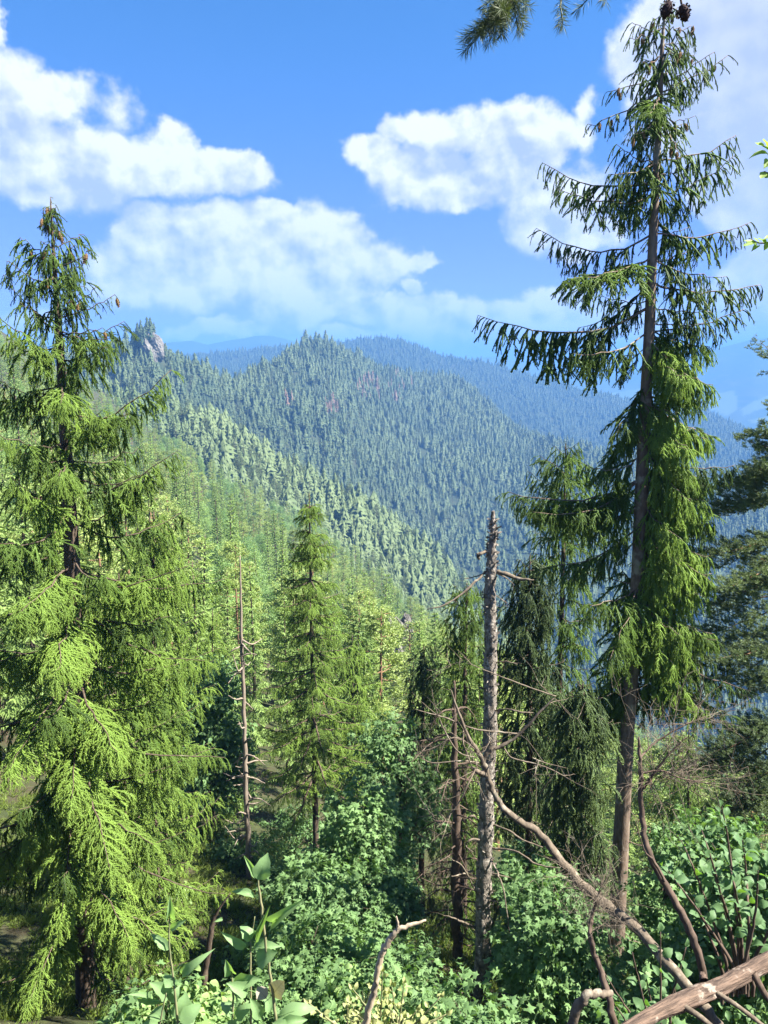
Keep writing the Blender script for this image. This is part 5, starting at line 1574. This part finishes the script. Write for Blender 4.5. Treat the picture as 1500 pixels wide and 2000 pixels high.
rr_ = np.random.default_rng(460)
st = []
for bx, by, tx, ty in ((1445, 1880, 1410, 1575), (1440, 1885, 1370, 1620), (1420, 1890, 1330, 1640), (1455, 1880, 1480, 1700), (1430, 1885, 1295, 1690), (1460, 1885, 1450, 1640), (1410, 1900, 1345, 1740), (1470, 1885, 1530, 1720), (1435, 1880, 1390, 1700), (1450, 1880, 1425, 1690)):
    d0 = 4.0 + rr_.normal(0, .15)
    st.append([(bx, by + 60, d0, 8), (bx, by, d0, 8), (bx * .6 + tx * .4 + 6, by * .6 + ty * .4, d0, 6), (bx * .2 + tx * .8 + 4, by * .2 + ty * .8, d0 + rr_.normal(0, .1), 4), (tx, ty, d0 + rr_.normal(0, .15), 2)])
wild_shrub('shrub', 'tall shrub of large rounded leaves on dark stems behind the log at the lower right', None, st, LD_rt, .085, .050, 461, M_twigdark)
st = []
for bx, by, tx, ty in ((1270, 2010, 1235, 1860), (1290, 2000, 1290, 1820), (1250, 2010, 1180, 1900), (1300, 1990, 1340, 1850), (1280, 2000, 1260, 1900), (1240, 2020, 1200, 1960), (1310, 1980, 1325, 1900)):
    d0 = 3.6 + rr_.normal(0, .12)
    st.append([(bx, by + 50, d0, 6), (bx, by, d0, 6), (bx * .5 + tx * .5, by * .5 + ty * .5, d0, 4), (tx, ty, d0, 2)])
wild_shrub('shrub', 'bright leafy shrub growing just behind the left half of the log', None, st, LD_rt, .072, .05, 462, M_twigdark)
st = []
for k in range(20):
    bx = rr_.uniform(680, 800); tx = bx + rr_.normal(0, 45); ty = rr_.uniform(1895, 1975) + abs(tx - 740) * .35; d0 = 5.2 + rr_.normal(0, .25)
    st.append([(bx * .5 + 370, 2080, d0, 5), (bx, 2030, d0, 5), (bx * .4 + tx * .6, 2030 * .4 + ty * .6, d0, 4), (tx, ty, d0, 2)])
wild_shrub('shrub', 'pale yellowish shrub of small leaves around the curved stick at the bottom', None, st, LD_yel, .075, .045, 463, M_stem)

# ------------------------------------------------------------------ overhanging pine at the top
def pine_shoot(rng, L=.12, nl=.05, n=70):
    m = Mesh(); t = np.linspace(0, 1, 5)[:, None]
    p = t * (L, 0, 0) + np.cumsum(rng.normal(0, .004, (5, 3)), 0)
    needles_along(m, p, rng, L / n, nl, .0022, 0, (.2, .9), .0035)
    v, f = blades(np.repeat(p[-1:], 14, 0), np.stack([np.ones(14), rng.normal(0, .6, 14), rng.normal(0, .6, 14)], 1), nl * .9, .0022, rng); m.add(v, f, 0, .8)
    return m


M_pineneedle = foliage('pine_needles', (.03, .05, .03), (.09, .12, .055), (.14, .17, .08), trans=.2)
M_cone = bark('pine_cone', (.02, .013, .014), (.055, .035, .035), None, 60, 1, .6, .003)
b0 = at(1640, -260, 1.7)
ov = tag(empty('pine_branch', b0), 'dark overhanging pine twigs with long needles and two cones at the top edge', 'branch')
m = Mesh()
PB = [[(1640, -260, 1.7, 20), (1480, -120, 1.6, 16), (1330, -70, 1.5, 12), (1180, -70, 1.5, 9), (1080, -60, 1.5, 8), (985, -70, 1.5, 7)], [(1000, -70, 1.5, 6), (992, -35, 1.5, 6), (975, 5, 1.48, 5), (950, 48, 1.46, 3)], [(1100, -62, 1.5, 5), (1098, -20, 1.5, 4), (1096, 2, 1.48, 3)],
      [(1180, -70, 1.5, 5), (1175, -45, 1.5, 4), (1172, -25, 1.5, 2)], [(1310, -70, 1.5, 4), (1308, -20, 1.5, 4), (1307, 2, 1.5, 4)], [(1325, -70, 1.5, 4), (1328, -20, 1.5, 4), (1331, 8, 1.5, 4)], [(995, -45, 1.5, 4), (1002, -10, 1.48, 4), (988, 22, 1.46, 2)]]
ps = []
r_ = np.random.default_rng(470)
for i, b in enumerate(PB):
    q, qr = wood_path(b, 20); v, f = tube(q - b0, qr, 7, True, .05, r_); m.add(v, f)
    if i in (1, 6):
        for k in range(4, 20):
            for _ in range(2 if i == 1 else 1): ps.append((q[k], q[k] - q[k - 1] + r_.normal(0, .002, 3)))
    if i in (2, 3): ps.append((q[-1], q[-1] - q[-3])); ps.append((q[-5], q[-1] - q[-6] + r_.normal(0, .004, 3)))
m.obj('twig', M_twigdark, ov)
sh = [pine_shoot(r_).data('needles', [M_pineneedle]) for _ in range(3)]
for q, dr in ps:
    dr = dr / np.linalg.norm(dr) + r_.normal(0, .28, 3)
    o = link(bpy.data.objects.new('needle_shoot', sh[r_.integers(3)]), ov)
    o.location = Vector(q - b0); o.rotation_euler = Vector(dr).to_track_quat('X', 'Z').to_euler(); o['kind'] = 'stuff'; o.scale = (.45,) * 3
cm = Mesh()
v, f = tube([(0, 0, 0), (0, 0, -.012), (0, 0, -.026), (0, 0, -.036)], [.006, .012, .010, .002], 10); cm.add(v, f)
n = 46; k = np.arange(n); z = -.002 - .033 * k / n; th = k * 2.4; rd = .0115 * np.sin(np.clip(.25 + k / n * .8, 0, 1) * math.pi)
v, f = blades(np.stack([rd * np.cos(th), rd * np.sin(th), z], 1), np.stack([np.cos(th), np.sin(th), np.full(n, -.5)], 1), .007, .007, r_); cm.add(v, f)
cd = cm.data('cone', [M_cone])
for x, y in ((1307, 4), (1331, 10)):
    o = link(bpy.data.objects.new('cone', cd), ov); o.location = Vector(at(x, y, 1.5) - b0); o.rotation_euler = (r_.normal(0, .2), r_.normal(0, .2), r_.random() * 6)
    o.scale = (.78,) * 3

# lit broadleaf twigs at the right edge
b0 = at(1600, 420, 4.2)
tw = tag(empty('leafy_branch', b0), 'sunlit yellow green leaf sprays poking in at the right edge beside the tall spruce', 'branch')
m = Mesh()
for b in ([(1600, 420, 4.2, 10), (1560, 330, 4.2, 8), (1520, 300, 4.2, 5), (1490, 285, 4.2, 2)], [(1560, 330, 4.2, 5), (1515, 340, 4.2, 3), (1492, 335, 4.2, 2)], [(1600, 420, 4.2, 9), (1540, 460, 4.2, 6), (1490, 475, 4.2, 3), (1462, 465, 4.2, 1.5)]):
    q, qr = wood_path(b, 12); v, f = tube(q - b0, qr, 5); m.add(v, f)
m.obj('twig', M_twigdark, tw)
M_leafed = veined('sunny_leaf', (.16, .26, .05), (.26, .36, .08), (.3, .4, .12), .5, .3)
LD_ed = leaf_set(M_leafed, 3, 80)
for bx, by, tx, ty, w in ((1500, 290, 1472, 276, 12), (1502, 288, 1490, 268, 12), (1505, 300, 1466, 296, 11), (1500, 310, 1492, 330, 14), (1512, 300, 1500, 280, 14), (1495, 335, 1484, 350, 12), (1505, 340, 1492, 348, 12), (1515, 325, 1495, 318, 12),
                          (1480, 476, 1450, 468, 10), (1485, 475, 1470, 462, 9), (1480, 478, 1468, 490, 10), (1495, 474, 1480, 462, 10), (1500, 472, 1492, 490, 12), (1475, 474, 1448, 480, 8), (1510, 470, 1500, 455, 12)):
    put_leaf(tw, at(bx, by, 4.2), b0, at(tx, ty, 4.15 + r_.normal(0, .03)), (r_.normal(.2, .3), -.6, .7), w * 4.2 / F / .58, LD_ed[r_.integers(3)])

# ------------------------------------------------------------------ dark pine at the right edge
def pine_cluster(rng):
    m = Mesh()
    for k in range(9):
        c = np.array((rng.uniform(.05, .55), rng.normal(0, .10), rng.normal(.02, .05)))
        L = rng.uniform(.08, .16); d = np.array((.8, rng.normal(0, .6), rng.uniform(-.05, .6))); d /= np.linalg.norm(d)
        p = c + d * L * np.linspace(0, 1, 3)[:, None]
        needles_along(m, p, rng, .0028, .06, .008, 0, (.2, 1), .01)
    v, f = tube([(0, 0, 0), (.3, 0, .01), (.6, 0, .03)], [.007, .005, .003], 3); m.add(v, f, 0, 0)
    return m


M_pinedark = foliage('dark_pine_needles', (.035, .062, .032), (.13, .18, .075), (.18, .24, .10), trans=.22)
BL_pine = [source(pine_cluster(rr_), 'pine_cluster', [M_pinedark]) for _ in range(8)]
t = np.array([at(x, y, 13.5) for x, y in ((1585, 640), (1575, 900), (1560, 1300), (1545, 1700), (1540, 1900))])
gz = float(ground(t[-1, 0], t[-1, 1])); t = np.concatenate([t, [[t[-1, 0], t[-1, 1], min(gz, t[-1, 2]) - .5]]]); t60 = spline(t, 60)
bo = []
EV = [1 / 8] * 8
for by, tx, ty, dd in ((830, 1478, 850, -.2), (880, 1455, 925, -.6), (900, 1400, 968, .0), (960, 1385, 1000, .4), (1030, 1375, 1090, -.2), (1080, 1420, 1140, -.8), (1120, 1380, 1180, .3), (1180, 1365, 1250, .2), (1230, 1400, 1290, -.6), (1300, 1430, 1350, .2),
                       (1380, 1390, 1480, -.2), (1400, 1370, 1520, .4), (1450, 1420, 1560, -.6), (1480, 1380, 1600, .2), (1520, 1430, 1640, -.3)):
    for j in range(2):
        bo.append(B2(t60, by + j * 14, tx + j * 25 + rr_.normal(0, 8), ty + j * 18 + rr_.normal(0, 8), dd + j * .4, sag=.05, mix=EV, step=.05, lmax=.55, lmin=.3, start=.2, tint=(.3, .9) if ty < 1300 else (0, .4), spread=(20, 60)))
bo += auto_boughs(t60, rr_, 40, .05, .85, ([0, .2, 1], [.6, 1.3, 1.6]), EV, sag=.05, step=.09, lmax=.5, tint=(.1, .7), spread=(20, 60))
spruce_detailed('dark pine whose boughs reach in from the right edge', t, np.linspace(.04, .2, len(t)), bo, BL_pine, M_bark_pine, 480, name='pine_tree')

# ------------------------------------------------------------------ rocks
def rock(name, label, c, size, seed, cat='rock'):
    r = np.random.default_rng(seed)
    n, k = 40, 56
    ph = np.linspace(.02, math.pi - .02, n)[:, None]; th = (np.arange(k) * 2 * math.pi / k)[None]
    d = np.stack([np.sin(ph) * np.cos(th), np.sin(ph) * np.sin(th), np.cos(ph) + 0 * th], -1)
    a = fbm(d[..., 0] * 2 + d[..., 2] * 1.3 + seed, d[..., 1] * 2 + d[..., 2], 5, seed) * .8
    b = np.abs(fbm(d[..., 0] * 7 + seed, d[..., 1] * 7 + d[..., 2] * 2.5, 4, seed + 1)) * .5
    v = d * (1 + a - b)[..., None] * np.array(size)
    m = Mesh(); i, j = np.meshgrid(np.arange(n - 1), np.arange(k), indexing='ij'); j2 = (j + 1) % k
    m.add(v.reshape(-1, 3), np.stack([i * k + j, i * k + j2, (i + 1) * k + j2, (i + 1) * k + j], -1).reshape(-1, 4))
    o = m.obj(name, M_rock, smooth=False); o.location = c
    return tag(o, label, cat)


CR = at(296, 690, 628)
rock('rock_crag', 'pale rocky crag with trees on its top standing on the ridge at the left', CR, (10, 9, 17), 3)
rr_ = np.random.default_rng(500)
for k in range(30):
    x = rr_.uniform(-15, 5); yy = rr_.uniform(-8, 5)
    o = link(bpy.data.objects.new('spruce_tree', S_sp[rr_.integers(4)].data))
    zt = 19 * math.sqrt(max(0, 1 - (x / 15) ** 2 - (yy / 12) ** 2)) - (6 if yy < -3 else 0)
    o.location = CR + np.array((x, yy, zt - 2.5)); s = rr_.uniform(8, 13); o.scale = (s, s, s); o.rotation_euler = (0, 0, rr_.random() * 6)
    tag(o, 'small dark spruce standing on top of the pale rocky crag', 'tree', 'spruces on the crag')
for px, py, d, sz, sd, lb in ((770, 1262, 104, (1.7, 1.6, 4.4), 5, 'tall pale rock face among the pines right of the slender mid spruce'), (792, 1236, 108, (1.2, 1.2, 3.0), 8, 'narrow rock behind the tall pale rock face among the pines')):
    rock('rock_outcrop', lb, at(px, py, d), sz, sd)
